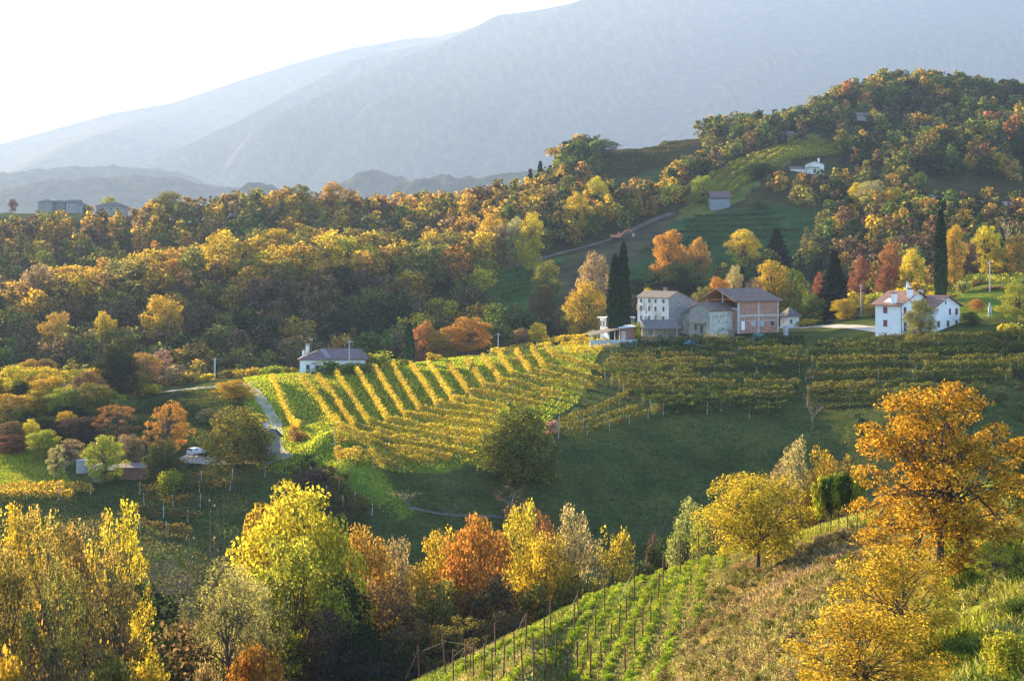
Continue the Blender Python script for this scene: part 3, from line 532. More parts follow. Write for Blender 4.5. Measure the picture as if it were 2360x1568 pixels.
# ------------------------------------------------------------------ buildings
def slab(mb, p, t=0.16):
    top = [tuple(q) for q in p]; bot = [(q[0], q[1], q[2] - t) for q in p]; mb.hexa(bot, top)
class House:
    """corner nearest the viewer at picture point; x runs along the right-hand face, y along the left-hand face"""
    def __init__(s, name, label, cat, u, v, y, phi, sink=1.2, group=None):
        s.k = y / F; x = (u - UC) / F * y; s.z0 = max(Zf(v, y), float(H(x, y)) - .1); s.root = empty(name, (x, y, s.z0), R(phi), label, cat, group); s.sink = sink
    def prism(s, poly, x0, x1, axis, mat, name='wall', parent=None):
        """poly: list of (a, z); axis 'x': section across x, extruded in y from x0 to x1; axis 'y': section across y, extruded in x"""
        f = (lambda a, z, e: (a, e, z)) if axis == 'x' else (lambda a, z, e: (e, a, z))
        mb = MB().hexa([f(a, z, x0) for a, z in poly], [f(a, z, x1) for a, z in poly]); return mb.build(name, MATS[mat], parent or s.root)
    def gable_x(s, W, D, h, rise, mat, roof, apex=0.5, oh=0.5, h2=None, name='wall', roofname='roof'):
        """ridge along y (gable ends on the right-hand face)"""
        h2 = h if h2 is None else h2; ax = W * apex; az = h + rise
        s.prism([(0, -s.sink), (W, -s.sink), (W, h2), (ax, az), (0, h)], 0, D, 'x', mat, name); mb = MB(); g1 = rise / ax; g2 = (az - h2) / (W - ax); e = 0.10
        slab(mb, [(-oh, -oh, h - oh * g1 + e), (ax, -oh, az + e), (ax, D + oh, az + e), (-oh, D + oh, h - oh * g1 + e)])
        slab(mb, [(ax + .003, -oh, az + e), (W + oh, -oh, h2 - oh * g2 + e), (W + oh, D + oh, h2 - oh * g2 + e), (ax + .003, D + oh, az + e)])
        s.roof = mb.build(roofname, MATS[roof], s.root); return s
    def gable_y(s, W, D, h, rise, mat, roof, oh=0.5, name='wall', apex=0.5):
        """ridge along x (gable ends on the left-hand face)"""
        ay = D * apex; az = h + rise; g1 = rise / ay; g2 = rise / (D - ay); e = 0.10
        s.prism([(0, -s.sink), (D, -s.sink), (D, h), (ay, az), (0, h)], 0, W, 'y', mat, name); mb = MB()
        slab(mb, [(-oh, -oh, h - oh * g1 + e), (W + oh, -oh, h - oh * g1 + e), (W + oh, ay, az + e), (-oh, ay, az + e)])
        slab(mb, [(-oh, ay + .003, az + e), (W + oh, ay + .003, az + e), (W + oh, D + oh, h - oh * g2 + e), (-oh, D + oh, h - oh * g2 + e)])
        s.roof = mb.build('roof', MATS[roof], s.root); return s
    def hip(s, W, D, h, rise, mat, roof, oh=0.6, il=None, ir=None):
        il = D / 2 if il is None else il; ir = D / 2 if ir is None else ir; az = h + rise; e = 0.08
        MB().box(0, 0, -s.sink, W, D, h).build('wall', MATS[mat], s.root); mb = MB(); m = D / 2; A, B = (il, m, az), (W - ir, m, az); z = h - oh * rise / m + e
        c = [(-oh, -oh, z), (W + oh, -oh, z), (W + oh, D + oh, z), (-oh, D + oh, z)]
        for f in ([c[0], c[1], B, A], [c[1], c[2], B], [c[2], c[3], A, B], [c[3], c[0], A]): mb.poly(f)
        mb.hexa([(p[0], p[1], p[2] - .18) for p in c], [(p[0], p[1], p[2] - .004) for p in c]); s.roof = mb.build('roof', MATS[roof], s.root); return s
    def opening(s, face, a, z, w, h, kind='window', mat='dark', frame='white', shutter=None, x=0.0, parent=None):
        """window or door centred at a along a face, sill at z; its plane is offset x from the house corner"""
        f = (lambda p, o, q: (p, x - o, q)) if face == 'R' else (lambda p, o, q: (x - o, p, q))
        bx = lambda mb, a0, a1, o0, o1, z0, z1: mb.hexa([f(a0, o0, z0), f(a1, o0, z0), f(a1, o1, z0), f(a0, o1, z0)], [f(a0, o0, z1), f(a1, o0, z1), f(a1, o1, z1), f(a0, o1, z1)])
        t = 0.09; mb = MB(); a0, a1 = a - w / 2, a + w / 2
        bx(mb, a0 - t, a0, -.05, .06, z - t, z + h + t); bx(mb, a1, a1 + t, -.05, .06, z - t, z + h + t); bx(mb, a0, a1, -.05, .06, z + h, z + h + t); bx(mb, a0, a1, -.05, .08, z - t, z)
        o = mb.build(kind, MATS[frame], parent or s.root); q = MB(); bx(q, a0, a1, -.05, .02, z, z + h); q.build('pane' if kind == 'window' else 'door_leaf', MATS[mat], o)
        if shutter:
            for sgn in (-1, 1):
                q = MB(); c = a + sgn * (w / 2 + w * .30) if shutter[1] == 'open' else a + sgn * w * .25; hw = w * .24
                bx(q, c - hw, c + hw, .03, .10, z, z + h); q.build('shutter', MATS[shutter[0]], o)
        return o
    def chimney(s, x, y, z0, z1, w=0.7, mat='plaster', cap='tile'):
        c = MB().box(x - w / 2, y - w / 2, z0, x + w / 2, y + w / 2, z1).build('chimney', MATS[mat], s.roof)
        MB().box(x - w * .68, y - w * .68, z1 + .18, x + w * .68, y + w * .68, z1 + .30).box(x - w * .4, y - w * .4, z1, x + w * .4, y + w * .4, z1 + .18).build('chimney_cap', MATS[cap], s.roof)
    def part(s, name, mat, *boxes, parent=None):
        mb = MB()
        for b in boxes: mb.box(*b)
        return mb.build(name, MATS[mat], parent or s.root)
# tall farmhouse
h = House('farmhouse', 'tall three storey farmhouse with stained white front and bare stone gable beside the cypresses', 'house', 1541, 749, 385, 35)
h.gable_x(10.9, 13.2, 7.6, 1.6, 'plaster', 'tile_old', apex=0.28, h2=6.3, oh=0.35)
h.prism([(0.02, -1.2), (10.88, -1.2), (10.88, 6.2), (3.05, 9.05), (0.02, 7.5)], -0.06, -0.003, 'x', 'stone', 'stone_gable')
for zz, hh in ((6.0, 1.0), (3.75, 1.25), (0.9, 1.45)):
    for f_ in (.12, .386, .59, .84): h.opening('L', (1 - f_) * 13.2, zz, .72, hh, frame='render_grey', shutter=('shutter_brown', 'closed') if (zz < 2 and f_ in (.12, .59)) else None)
h.opening('L', 9.4, 0.0, 1.0, 2.1, 'door', 'sheet', 'render_grey'); h.opening('L', 9.4, 3.0, .4, .6, frame='render_grey')
h.chimney(3.6, 5.5, 8.6, 10.0, 0.8, 'brick')
# low tiled lean-to in front
h = House('lean_to_shed', 'low open shed under a broad weathered tile roof in front of the farmhouse', 'shed', 1533, 775, 366, 20)
mb = MB(); slab(mb, [(-6.2, -1.0, 2.1), (4.2, -1.0, 2.1), (5.2, 5.2, 4.2), (-4.6, 5.2, 4.2)], .2); h.roof = mb.build('roof', MATS['tile_old'], h.root)
h.part('wall', 'render_grey', (-4.4, 4.6, -1.5, 5.0, 5.0, 3.8), (3.2, 0, -1.5, 3.6, 4.6, 2.2))
for xx in (-5.8, -3.5, -1.2, 1.2, 3.7): h.part('roof_post', 'wood', (xx - .09, -.75, -1.6, xx + .09, -.57, 1.95))
# small stone house
h = House('stone_cottage', 'small grey stone house with tiled roof between the farmhouse and the brick barn', 'house', 1636, 770, 372, 33)
h.gable_y(8.8, 8.2, 6.5, 1.7, 'render_grey', 'tile', oh=.35)
h.prism([(0.02, -1), (8.18, -1), (8.18, 6.4), (4.1, 8.05), (0.02, 6.4)], -.06, -.003, 'y', 'stone', 'stone_gable')
h.part('porch_roof', 'wood', (-.9, 1.6, 2.9, -.06, 6.6, 3.05)); h.opening('L', 5.6, 1.0, .8, 1.3, x=-.06, frame='wood'); h.opening('L', 3.2, .2, 1.0, 2.0, 'door', 'dark', 'wood', x=-.06); h.opening('R', 4.6, .9, .5, .7, frame='concrete'); h.opening('R', 3.2, 3.2, .35, .5, frame='concrete')
h.part('drainpipe', 'dark', (8.3, -.12, -.8, 8.42, -.003, 6.2)); h.part('gutter', 'dark', (-.3, -.52, 6.1, 9.1, -.38, 6.24))
# connecting old barn behind
h = House('old_barn', 'low stone barn joining the farmhouse to the stone cottage', 'barn', 1601, 760, 384, 33); h.gable_x(4.6, 7, 4.7, 1.1, 'render_grey', 'tile_old', oh=.4); h.opening('R', 2.0, 0, 1.4, 2.2, 'door', 'dark', 'wood')
# brick building
h = House('brick_barn', 'unfinished red brick building with concrete frame and open gable under its roof', 'building', 1703, 760, 374, 33)
W, D, hh = 14.6, 13.2, 8.0; az = hh + 2.9; e = .1
h.part('wall', 'brick', (.3, .3, -1, W - .3, .6, hh - .35), (.3, .6, -1, .6, D - .3, hh - 2.6), (W - .6, .6, -1, W - .3, D - .3, hh - .35), (.6, D - .6, -1, W - .6, D - .3, hh - .35))
h.part('concrete_frame', 'concrete', (0, .22, -1, .45, .7, hh), (W / 2 - .25, .22, -1, W / 2 + .25, .55, hh), (W - .45, .22, -1, W, .7, hh), (.45, .23, 3.55, W / 2 - .25, .5, 3.95), (W / 2 + .25, .23, 3.55, W - .45, .5, 3.95), (.45, .24, 2.3, W / 2 - .25, .5, 2.45), (W / 2 + .25, .24, 2.3, W - .45, .5, 2.45), (0, D - .5, -1, .45, D, hh), (0, D / 2 - .2, -1, .4, D / 2 + .2, az - .5), (0, .7, hh - 2.6, .42, D - .5, hh - 2.2))
mb = MB(); oh = .9; g = 2.9 / (D / 2)
slab(mb, [(-2.2, -oh, hh - oh * g + e), (W + oh, -oh, hh - oh * g + e), (W - 1.2, D / 2, az + e), (-2.2, D / 2, az + e)], .2); slab(mb, [(-2.2, D / 2 + .003, az + e), (W - 1.2, D / 2 + .003, az + e), (W + oh, D + oh, hh - oh * g + e), (-2.2, D + oh, hh - oh * g + e)], .2)
mb.hexa([(W + oh, -oh, hh - oh * g - .1), (W + oh, D + oh, hh - oh * g - .1), (W - 1.2, D / 2, az - .1)], [(W + oh + .002, -oh, hh - oh * g + e), (W + oh + .002, D + oh, hh - oh * g + e), (W - 1.198, D / 2, az + e)])
h.roof = mb.build('roof', MATS['tile'], h.root)
mb = MB(); slab(mb, [(-2.1, -oh + .1, hh - oh * g - .13), (W, -oh + .1, hh - oh * g - .13), (W - 1.4, D / 2, az - .13), (-2.1, D / 2, az - .13)], .06); slab(mb, [(-2.1, D / 2 + .01, az - .13), (W - 1.4, D / 2 + .01, az - .13), (W, D + oh - .1, hh - oh * g - .13), (-2.1, D + oh - .1, hh - oh * g - .13)], .06); mb.build('soffit', MATS['soffit'], h.root)
for a_, m_ in ((5.4, 'sheet'), (8.6, 'sheet'), (12.3, 'brick')): h.opening('R', a_, .9, 1.3, 1.2, x=.3, mat='dark' if m_ == 'brick' else m_, frame='concrete')
h.opening('R', 1.7, 0, 1.2, 2.3, 'door', 'white', 'concrete', x=.3); h.part('gutter', 'dark', (-2.0, -oh - .16, hh - oh * g - .1, W + oh, -oh - .01, hh - oh * g + .06))
# clutter in the yard, each a thing
def stack(name, label, u, v, y, boxes, mat, rz=0, cat='clutter'):
    mb = MB()
    for b in boxes: mb.box(*b)
    return tag_at(mb, name, label, cat, u, v, y, mat, rz)
def tag_at(mb, name, label, cat, u, v, y, mat, rz=0):
    o = mb.build(name, MATS[mat], None, (*P(u, v, y)[:2], float(H(*P(u, v, y)[:2])))); o.rotation_euler = (0, 0, R(rz)); return tag(o, label, cat)
mb = MB().hexa([(-2, -.8, 0), (2, -.8, 0), (2.2, .8, 0), (-2, .8, 0)], [(-1.6, -.3, 1.5), (1.2, -.4, 1.3), (1.6, .4, 1.2), (-1.4, .4, 1.6)]); tag_at(mb, 'covered_heap', 'heap under a dark green cover in front of the brick building', 'heap', 1750, 762, 368, 'green', 20)
mb = MB()
for i in range(9): mb.tube([(i * .22 - .9, -.5 + .1 * (i % 3), 0), (i * .20 - .8, .5, 3.2 - .2 * (i % 4))], .07, 4)
tag_at(mb, 'leaning_planks', 'bundle of grey planks leaning on the stone cottage wall', 'planks', 1686, 770, 368, 'wood', 30)
stack('metal_cabinet', 'grey metal cabinet standing at the right corner of the brick building', 1811, 757, 372, [(-.5, -.4, 0, .5, .4, 2.5), (-.46, -.42, .1, -.02, -.401, 2.4), (.02, -.42, .1, .46, -.401, 2.4)], 'sheet', 20, 'cabinet')
mb = MB().tube([(-.8, 0, .3), (-.2, .1, 1.4)], .12, 5).box(-1.6, -.5, .35, 1.2, .5, .6).hexa([(-1.5, -.8, .6), (1.4, -.8, .6), (1.4, .8, .6), (-1.5, .8, .6)], [(-1.0, -.3, 1.5), (1.1, -.6, 1.35), (.9, .4, 1.6), (-1.2, .5, 1.3)]).tube([(1, -.5, .4), (2.6, -1.2, .05)], .07, 5)
tag_at(mb, 'tarped_trailer', 'farm trailer covered by a light blue tarpaulin below the farmhouse', 'trailer', 1590, 784, 362, 'tarp', 15)
# white-roofed pavilion and carport
h = House('flat_roofed_pavilion', 'small white pavilion with flat white roof left of the cypresses', 'pavilion', 1404, 772, 384, 30)
h.part('wall', 'white', (0, 0, -1, .25, 4.2, 4.6), (0, 4.2, -1, 5.5, 4.5, 4.6)); h.part('roof', 'white_sheet', (-.6, -.6, 4.6, 8.4, 5.0, 4.9))
for xx in (2.6, 4.2, 8.0): h.part('roof_post', 'white', (xx - .07, -.3, -1, xx + .07, -.16, 4.6))
for a_ in (1.0, 2.6, 3.9): h.opening('L', a_, 2.3, .9, 1.6, frame='white')
h = House('carport', 'lean-to carport of pale posts under a sloping brown sheet roof below the cypress', 'carport', 1418, 786, 366, 14)
mb = MB(); slab(mb, [(-7.2, -1.2, 1.7), (1.0, -1.2, 3.3), (1.4, 4.6, 3.6), (-6.4, 4.6, 2.1)], .14); h.roof = mb.build('roof', MATS['tile_old'], h.root)
mb = MB(); slab(mb, [(1.1, -.6, 3.5), (5.6, -.6, 3.9), (5.6, 4.4, 4.1), (1.5, 4.4, 3.75)], .12); mb.build('side_roof', MATS['white_sheet'], h.root)
h.part('wall', 'wood_red', (1.2, .2, -1, 5.2, 4.0, 3.4)); h.part('blue_door', 'sheet', (1.8, .14, -.4, 2.9, .197, 2.6)); h.part('parapet', 'concrete', (-7.4, -1.9, -1.2, 5.4, -1.6, .5))
for xx in (-6.8, -5.2, -3.6, -2.0, -.4, .9): h.part('roof_post', 'post_pale', (xx - .07, -.9, -1, xx + .07, -.76, 1.7 + (xx + 7) * .18))
# little outbuilding right of the brick barn
h = House('outbuilding', 'small outbuilding with brown hipped roof right of the brick building', 'outbuilding', 1816, 752, 392, 20); h.hip(3.6, 4, 3.4, 2.0, 'plaster', 'tile_old', il=1.6, ir=1.6); h.opening('R', 1.0, .9, .8, 1.1, shutter=('shutter_brown', 'closed'))
# white house on the right, two wings
h = House('white_house', 'large white house with oxblood shutters and two tiled wings on the right', 'house', 2077, 763, 338, 38, sink=1.5)
h.gable_x(12.5, 7.6, 6.6, 2.9, 'white', 'tile_red', oh=.9, name='wing_wall', roofname='wing_roof'); r1 = h.roof
for z_ in (1.0, 4.2): h.opening('L', 4.6, z_, 1.2, 1.6, shutter=('shutter', 'closed'))
h.opening('R', 1.4, 4.2, 1.0, 1.6, shutter=('shutter', 'closed')); h.opening('R', 1.6, 0, 1.3, 2.1, 'door', 'dark', 'white')
h.part('balcony', 'concrete', (.2, -1.3, 2.9, 3.6, -.003, 3.1)); h.part('drainpipe', 'dark', (-.12, -.12, -1, -.003, -.003, 6.2)); h.chimney(-.1, 2.0, 6.6, 9.0, 1.0, 'white', 'tile'); h.chimney(3.3, -.1, 7.4, 10.0, 1.0, 'white', 'dark'); h.chimney(9.5, 5, 8.2, 11, .8, 'plaster', 'tile')
mb = MB(); g_ = 2.9 / 6.25; slab(mb, [(.3, 2.6, 6.6 + .3 * g_ + .19), (2.2, 2.6, 6.6 + 2.2 * g_ + .19), (2.2, 5.4, 6.6 + 2.2 * g_ + .19), (.3, 5.4, 6.6 + .3 * g_ + .19)], .06); mb.build('skylight', MATS['white_sheet'], r1)
mb = MB().tube([(6.2, 3, 9.4), (6.2, 3, 11.2)], .06, 5); n_ = 10
for i in range(n_):
    a0, a1 = 2 * math.pi * i / n_, 2 * math.pi * (i + 1) / n_; mb.poly([(6.2, 2.9, 11.3), (6.2 + .55 * math.cos(a0), 2.75, 11.3 + .55 * math.sin(a0)), (6.2 + .55 * math.cos(a1), 2.75, 11.3 + .55 * math.sin(a1))])
mb.build('satellite_dish', MATS['white_sheet'], r1)
X0, Y0, W, D = 5.6, -5.8, 9.6, 10.5
def wing(p): return (p[0] + X0, p[1] + Y0, p[2])
h.prism([(X0, -1.5), (X0 + W, -1.5), (X0 + W, 6.2), (X0 + W * .46, 8.5), (X0, 6.2)], Y0, Y0 + D, 'x', 'white', 'front_wall'); mb = MB(); oh = .8; az = 8.6; gl = 2.3 / (W * .46); gr = 2.3 / (W * .54)
slab(mb, [wing((-oh, -oh, 6.3 - oh * gl)), wing((W * .46, -oh, az)), wing((W * .46, D, az)), wing((-oh, D, 6.3 - oh * gl))], .18); slab(mb, [wing((W * .46 + .003, -oh, az)), wing((W + oh, -oh, 6.3 - oh * gr)), wing((W + oh, D, 6.3 - oh * gr)), wing((W * .46 + .003, D, az))], .18)
r2 = mb.build('front_roof', MATS['tile_red'], h.root); h.roof = r2
for a_, z_, w_, h_ in ((5.6, 3.9, .75, 1.5), (8.3, 3.9, 1.1, 1.5), (1.0, 1.0, 1.0, 1.5), (4.8, 1.0, 1.0, 1.5), (8.3, 1.0, 1.0, 1.5)): h.opening('R', X0 + a_, z_, w_, h_, x=Y0, shutter=('shutter', 'closed'))
h.opening('R', X0 + 3.9, 6.5, .6, .8, x=Y0); h.chimney(X0 + 6, Y0 + 8.6, 7.6, 9.8, .8, 'plaster', 'tile')
# single-storey house beyond the lit vineyard
h = House('bungalow', 'low white bungalow with plum hipped roof behind the sunlit vine rows', 'house', 691, 866, 352, 3)
h.hip(16.2, 9.5, 3.9, 2.2, 'white', 'tile_purple', il=5.0, ir=1.5, oh=.7); h.opening('R', 2.0, .2, .9, 2.1, 'door', 'dark', 'white'); h.opening('R', 4.4, 1.0, 1.0, 1.2); h.opening('R', 8, 1, 1.3, 1.3); h.opening('R', 12, 1, 1.3, 1.3)
h.part('canopy', 'tile_purple', (2.9, -.9, 2.6, 4.3, -.003, 2.8)); h.part('veranda_fascia', 'wood', (6.3, -.75, 3.5, 16.6, -.71, 3.9)); h.chimney(1.5, 4.5, 4.6, 7.0, .9, 'plaster', 'tile'); h.chimney(.6, 3.0, 4.2, 5.7, .6, 'white', 'tile')
mb = MB().tube([(2.4, 4.6, 5), (2.4, 4.6, 8.6)], .04, 4).box(1.9, 4.58, 8.3, 2.9, 4.63, 8.5); mb.build('aerial', MATS['steel'], h.roof)
mb = MB()
for d_ in (0, .7): slab(mb, [(4.7 + d_, 4.3, 5.98), (4.95 + d_, 4.3, 5.98), (6.9 + d_, .3, 4.18), (6.65 + d_, .3, 4.18)], .05)
mb.build('roof_strip', MATS['sheet'], h.roof)
# hidden stone house behind the big tree by the track
h = House('wayside_house', 'old stone house beside the gravel track, mostly hidden by a big tree', 'house', 629, 1058, 268, -22); h.root.location.x -= 5.6
h.gable_y(5.4, 4.4, 3.9, 1.4, 'stone', 'tile_old'); h.chimney(3.4, 2.4, 4.8, 6.5, .7, 'plaster', 'tile_red'); h.opening('R', 4.2, 2.2, .7, 1.0, frame='wood')
# shed at lower left
h = House('garden_shed', 'ramshackle wooden shed with pale door and sheet roof under a small tree', 'shed', 209, 1112, 262, -6)
h.part('wall', 'wood', (0, 0, -.6, 4.2, 3.6, 2.4)); h.part('annexe_wall', 'wood_red', (4.6, 1.2, -.4, 10.6, 4.0, 2.5)); mb = MB(); slab(mb, [(-.5, -.5, 2.45), (4.5, -.5, 2.45), (4.6, 4.0, 3.0), (-.5, 4.0, 3.0)], .1); h.roof = mb.build('roof', MATS['sheet'], h.root)
mb = MB(); slab(mb, [(4.52, .6, 2.75), (10.9, .6, 2.75), (10.9, 4.4, 3.2), (4.62, 4.4, 3.2)], .1); mb.build('annexe_roof', MATS['tile_old'], h.root); h.opening('R', 1.2, 0, 1.3, 2.0, 'door', 'sheet', 'wood'); h.opening('R', 2.9, 0, 1.2, 2.0, 'door', 'wood_red', 'wood')
mb = MB().tube([(0, 0, 0), (0, 0, 2.4)], 1.15, 14).tube([(0, 0, 2.4), (0, 0, 2.5)], 1.22, 14); tag_at(mb, 'water_tank', 'round grey water tank at the left end of the wooden shed', 'tank', 190, 1100, 268, 'sheet')
# small house among the trees on the left
h = House('cottage', 'tiny white cottage with grey roof among yellow trees on the left', 'house', 137, 932, 345, 8, sink=2); h.gable_y(4.9, 4, 2.3, 1.4, 'white', 'tile_old'); h.opening('R', .9, .3, .8, 1.6, 'door', 'dark', 'white')
# hamlet on the far left brow
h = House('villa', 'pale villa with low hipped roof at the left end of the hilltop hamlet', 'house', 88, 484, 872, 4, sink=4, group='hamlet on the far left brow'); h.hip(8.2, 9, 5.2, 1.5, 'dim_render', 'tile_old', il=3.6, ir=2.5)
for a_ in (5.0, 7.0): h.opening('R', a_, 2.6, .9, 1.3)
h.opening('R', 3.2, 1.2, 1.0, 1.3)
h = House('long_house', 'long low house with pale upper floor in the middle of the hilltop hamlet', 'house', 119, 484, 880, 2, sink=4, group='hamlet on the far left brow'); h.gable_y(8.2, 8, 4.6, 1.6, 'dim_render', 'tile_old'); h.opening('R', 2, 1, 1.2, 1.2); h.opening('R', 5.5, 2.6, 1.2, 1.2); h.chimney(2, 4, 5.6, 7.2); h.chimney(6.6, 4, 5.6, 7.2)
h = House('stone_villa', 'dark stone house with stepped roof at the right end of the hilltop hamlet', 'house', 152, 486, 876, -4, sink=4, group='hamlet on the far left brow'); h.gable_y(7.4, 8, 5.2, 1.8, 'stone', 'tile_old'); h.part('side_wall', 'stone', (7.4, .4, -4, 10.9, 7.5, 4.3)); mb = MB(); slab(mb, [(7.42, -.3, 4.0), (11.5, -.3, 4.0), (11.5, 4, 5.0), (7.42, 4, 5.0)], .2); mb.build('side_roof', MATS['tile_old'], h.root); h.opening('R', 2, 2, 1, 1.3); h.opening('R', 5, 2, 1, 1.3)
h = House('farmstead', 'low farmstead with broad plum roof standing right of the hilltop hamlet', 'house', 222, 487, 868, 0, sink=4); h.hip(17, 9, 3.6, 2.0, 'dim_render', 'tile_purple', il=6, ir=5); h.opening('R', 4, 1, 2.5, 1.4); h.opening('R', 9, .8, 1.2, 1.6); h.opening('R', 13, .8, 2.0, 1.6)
# hillside buildings on the right
h = House('hay_barn', 'grey sheet metal barn with plum tiled roof on the hillside', 'barn', 1638, 478, 622, 2, sink=3); W, D = 8.6, 6
h.part('wall', 'sheet_dark', (0, 0, -3, W, .3, 3.7), (0, .3, -3, .3, D, 4.2), (W - .3, .3, -3, W, D, 4.2), (.3, D - .3, -3, W - .3, D, 4.9)); mb = MB(); slab(mb, [(-.4, -.6, 4.5), (W + .4, -.6, 4.5), (W + .4, D * .6, 7.4), (-.4, D * .6, 7.4)], .16); slab(mb, [(-.4, D * .6 + .003, 7.4), (W + .4, D * .6 + .003, 7.4), (W + .4, D + .5, 5.4), (-.4, D + .5, 5.4)], .16); h.roof = mb.build('roof', MATS['tile_purple'], h.root)
for xx in (.1, 3, 5.6, W - .3): h.part('roof_post', 'wood', (xx, .32, 3.7, xx + .2, .5, 4.75))
h = House('hillside_house', 'small white gabled house with chimney on the wooded hillside', 'house', 1857, 438, 672, -6, sink=3); h.gable_x(8.6, 7, 4.6, 1.5, 'plaster', 'tile_old', oh=.6); h.part('porch_roof', 'wood', (.2, -1.2, 3.0, 6.2, -.003, 3.2)); h.part('porch_post', 'wood', (.3, -1.1, -1, .5, -.9, 3.0)); h.part('annexe', 'plaster', (-7, 1.5, -3, -.01, 6, 2.6)); mb = MB(); slab(mb, [(-7.4, .9, 2.6), (-.1, .9, 2.6), (-.1, 6.4, 4.0), (-7.4, 6.4, 4.0)], .15); mb.build('annexe_roof', MATS['tile'], h.root); h.chimney(6.4, 3.5, 5.2, 7.6, .9, 'white'); h.opening('R', 4.2, .3, 1.2, 2, 'door', 'dark', 'white'); h.opening('R', 7.2, 1, 1, 1.2)
h = House('ridge_house', 'small rust-walled house on the saddle of the right hill', 'house', 1798, 322, 775, 5, sink=4); h.gable_y(8, 6, 3.2, 1.8, 'brick', 'tile'); h.opening('R', 2.4, .8, 1.2, 1.3); h.opening('R', 5.4, .8, 1.2, 1.3)
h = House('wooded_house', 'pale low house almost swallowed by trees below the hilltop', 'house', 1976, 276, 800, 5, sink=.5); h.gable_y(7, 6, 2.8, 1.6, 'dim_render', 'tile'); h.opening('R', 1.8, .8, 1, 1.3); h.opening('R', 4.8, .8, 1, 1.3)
# retaining wall under the hill road
pts = [GV(u_, 470, 400, 700) for u_ in (2205, 2250, 2300, 2340)]; mb = MB()
for a_, b_ in zip(pts[:-1], pts[1:]): mb.hexa([(a_[0], a_[1] - 3, a_[2] - 6), (b_[0], b_[1] - 3, b_[2] - 6), (b_[0], b_[1] - 1.5, b_[2] - 6), (a_[0], a_[1] - 1.5, a_[2] - 6)], [(a_[0], a_[1] - 2.4, a_[2] + .3), (b_[0], b_[1] - 2.4, b_[2] + .3), (b_[0], b_[1] - 1.5, b_[2] + .3), (a_[0], a_[1] - 1.5, a_[2] + .3)])
tag(mb.build('retaining_wall', MATS['render_grey']), 'pale stone retaining wall below the hillside road', 'wall')
# ------------------------------------------------------------------ vehicles, poles, masts
def car(label, u, v, y, rz, paint):
    p = GV(u, v, y - 40, y + 60) if v else G(u, y); root = empty('car', (p[0], p[1], p[2] + .1), R(rz), label, 'car')
    prof = [(-1.8, .35), (-1.82, .85), (-1.7, 1.02), (-1.45, 1.42), (-.2, 1.5), (.55, 1.40), (1.1, .98), (1.75, .82), (1.85, .4)]; mb = MB()
    inset = lambda z: .80 if z < 1.03 else .62
    mb.hexa([(x, -inset(z), z) for x, z in prof], [(x, inset(z), z) for x, z in prof]); mb.build('body', MATS[paint], root)
    mb = MB(); mb.hexa([(-1.62, -.58, 1.06), (-1.62, .58, 1.06), (-1.47, .5, 1.38), (-1.47, -.5, 1.38)], [(-1.70, -.58, 1.08), (-1.70, .58, 1.08), (-1.53, .5, 1.40), (-1.53, -.5, 1.40)]); mb.build('rear_window', MATS['glass'], root)
    mb = MB(); mb.hexa([(1.02, -.58, 1.05), (1.02, .58, 1.05), (.6, .5, 1.36), (.6, -.5, 1.36)], [(1.08, -.58, 1.07), (1.08, .58, 1.07), (.66, .5, 1.38), (.66, -.5, 1.38)]); mb.build('windscreen', MATS['glass'], root)
    for sg in (-1, 1):
        mb = MB(); mb.hexa([(-1.35, sg * .64, 1.04), (.9, sg * .64, 1.04), (.45, sg * .64, 1.36), (-1.2, sg * .64, 1.36)], [(-1.35, sg * .72, 1.04), (.9, sg * .72, 1.04), (.45, sg * .645, 1.36), (-1.2, sg * .645, 1.36)]); mb.build('side_window', MATS['glass'], root)
        MB().box(-1.85, sg * .74 - .07, .78, -1.80, sg * .74 + .07, 1.05).build('tail_light', MATS['tail'], root)
        for xx in (-1.15, 1.15):
            w_ = MB().tube([(xx, sg * .66, .3), (xx, sg * .84, .3)], .31, 14).build('wheel', MATS['rubber'], root); MB().tube([(xx, sg * .845, .3), (xx, sg * .855, .3)], .19, 10).build('rim', MATS['rim'], w_)
    return root
car('small white hatchback parked in the gravel yard', 453, 1049, 280, 52, 'car_white')
car('dark blue car parked in front of the white house', 2104, 772, 333, 170, 'car_blue')
p = GV(1424, 553, 480, 700); rt = empty('excavator', (p[0], p[1], p[2] + .3), R(8), 'orange tracked excavator with folded boom on the dirt track', 'excavator')
for yy in (-1.2, .7): MB().hexa([(-2.6, yy, .2), (-2.2, yy, 0), (1.2, yy, 0), (1.6, yy, .2), (1.5, yy, .8), (-2.5, yy, .8)], [(-2.6, yy + .5, .2), (-2.2, yy + .5, 0), (1.2, yy + .5, 0), (1.6, yy + .5, .2), (1.5, yy + .5, .8), (-2.5, yy + .5, .8)]).build('track', MATS['rubber'], rt)
MB().box(-3.2, -1.2, .9, 1.0, 1.2, 1.9).hexa([(-.2, -1.2, 1.9), (1.0, -1.2, 1.9), (1.0, 0, 1.9), (-.2, 0, 1.9)], [(0, -1.1, 3.0), (.8, -1.1, 3.0), (.8, -.1, 3.0), (0, -.1, 3.0)]).build('body', MATS['orange'], rt); MB().box(.1, -1.14, 2.1, .9, -1.121, 2.9).build('cab_window', MATS['glass'], rt)
MB().tube([(.9, .3, 1.5), (3.2, .3, 3.6), (5.2, .3, 4.0)], .34, 6).build('boom', MATS['orange'], rt); MB().tube([(5.0, .3, 4.1), (6.6, .3, 2.2)], .26, 6).build('arm', MATS['orange'], rt); MB().hexa([(6.2, -.3, 1.2), (7.0, -.3, 1.4), (7.0, .9, 1.4), (6.2, .9, 1.2)], [(6.3, -.3, 2.2), (6.9, -.3, 2.4), (6.9, .9, 2.4), (6.3, .9, 2.2)]).build('bucket', MATS['steel'], rt)
POLES = {}
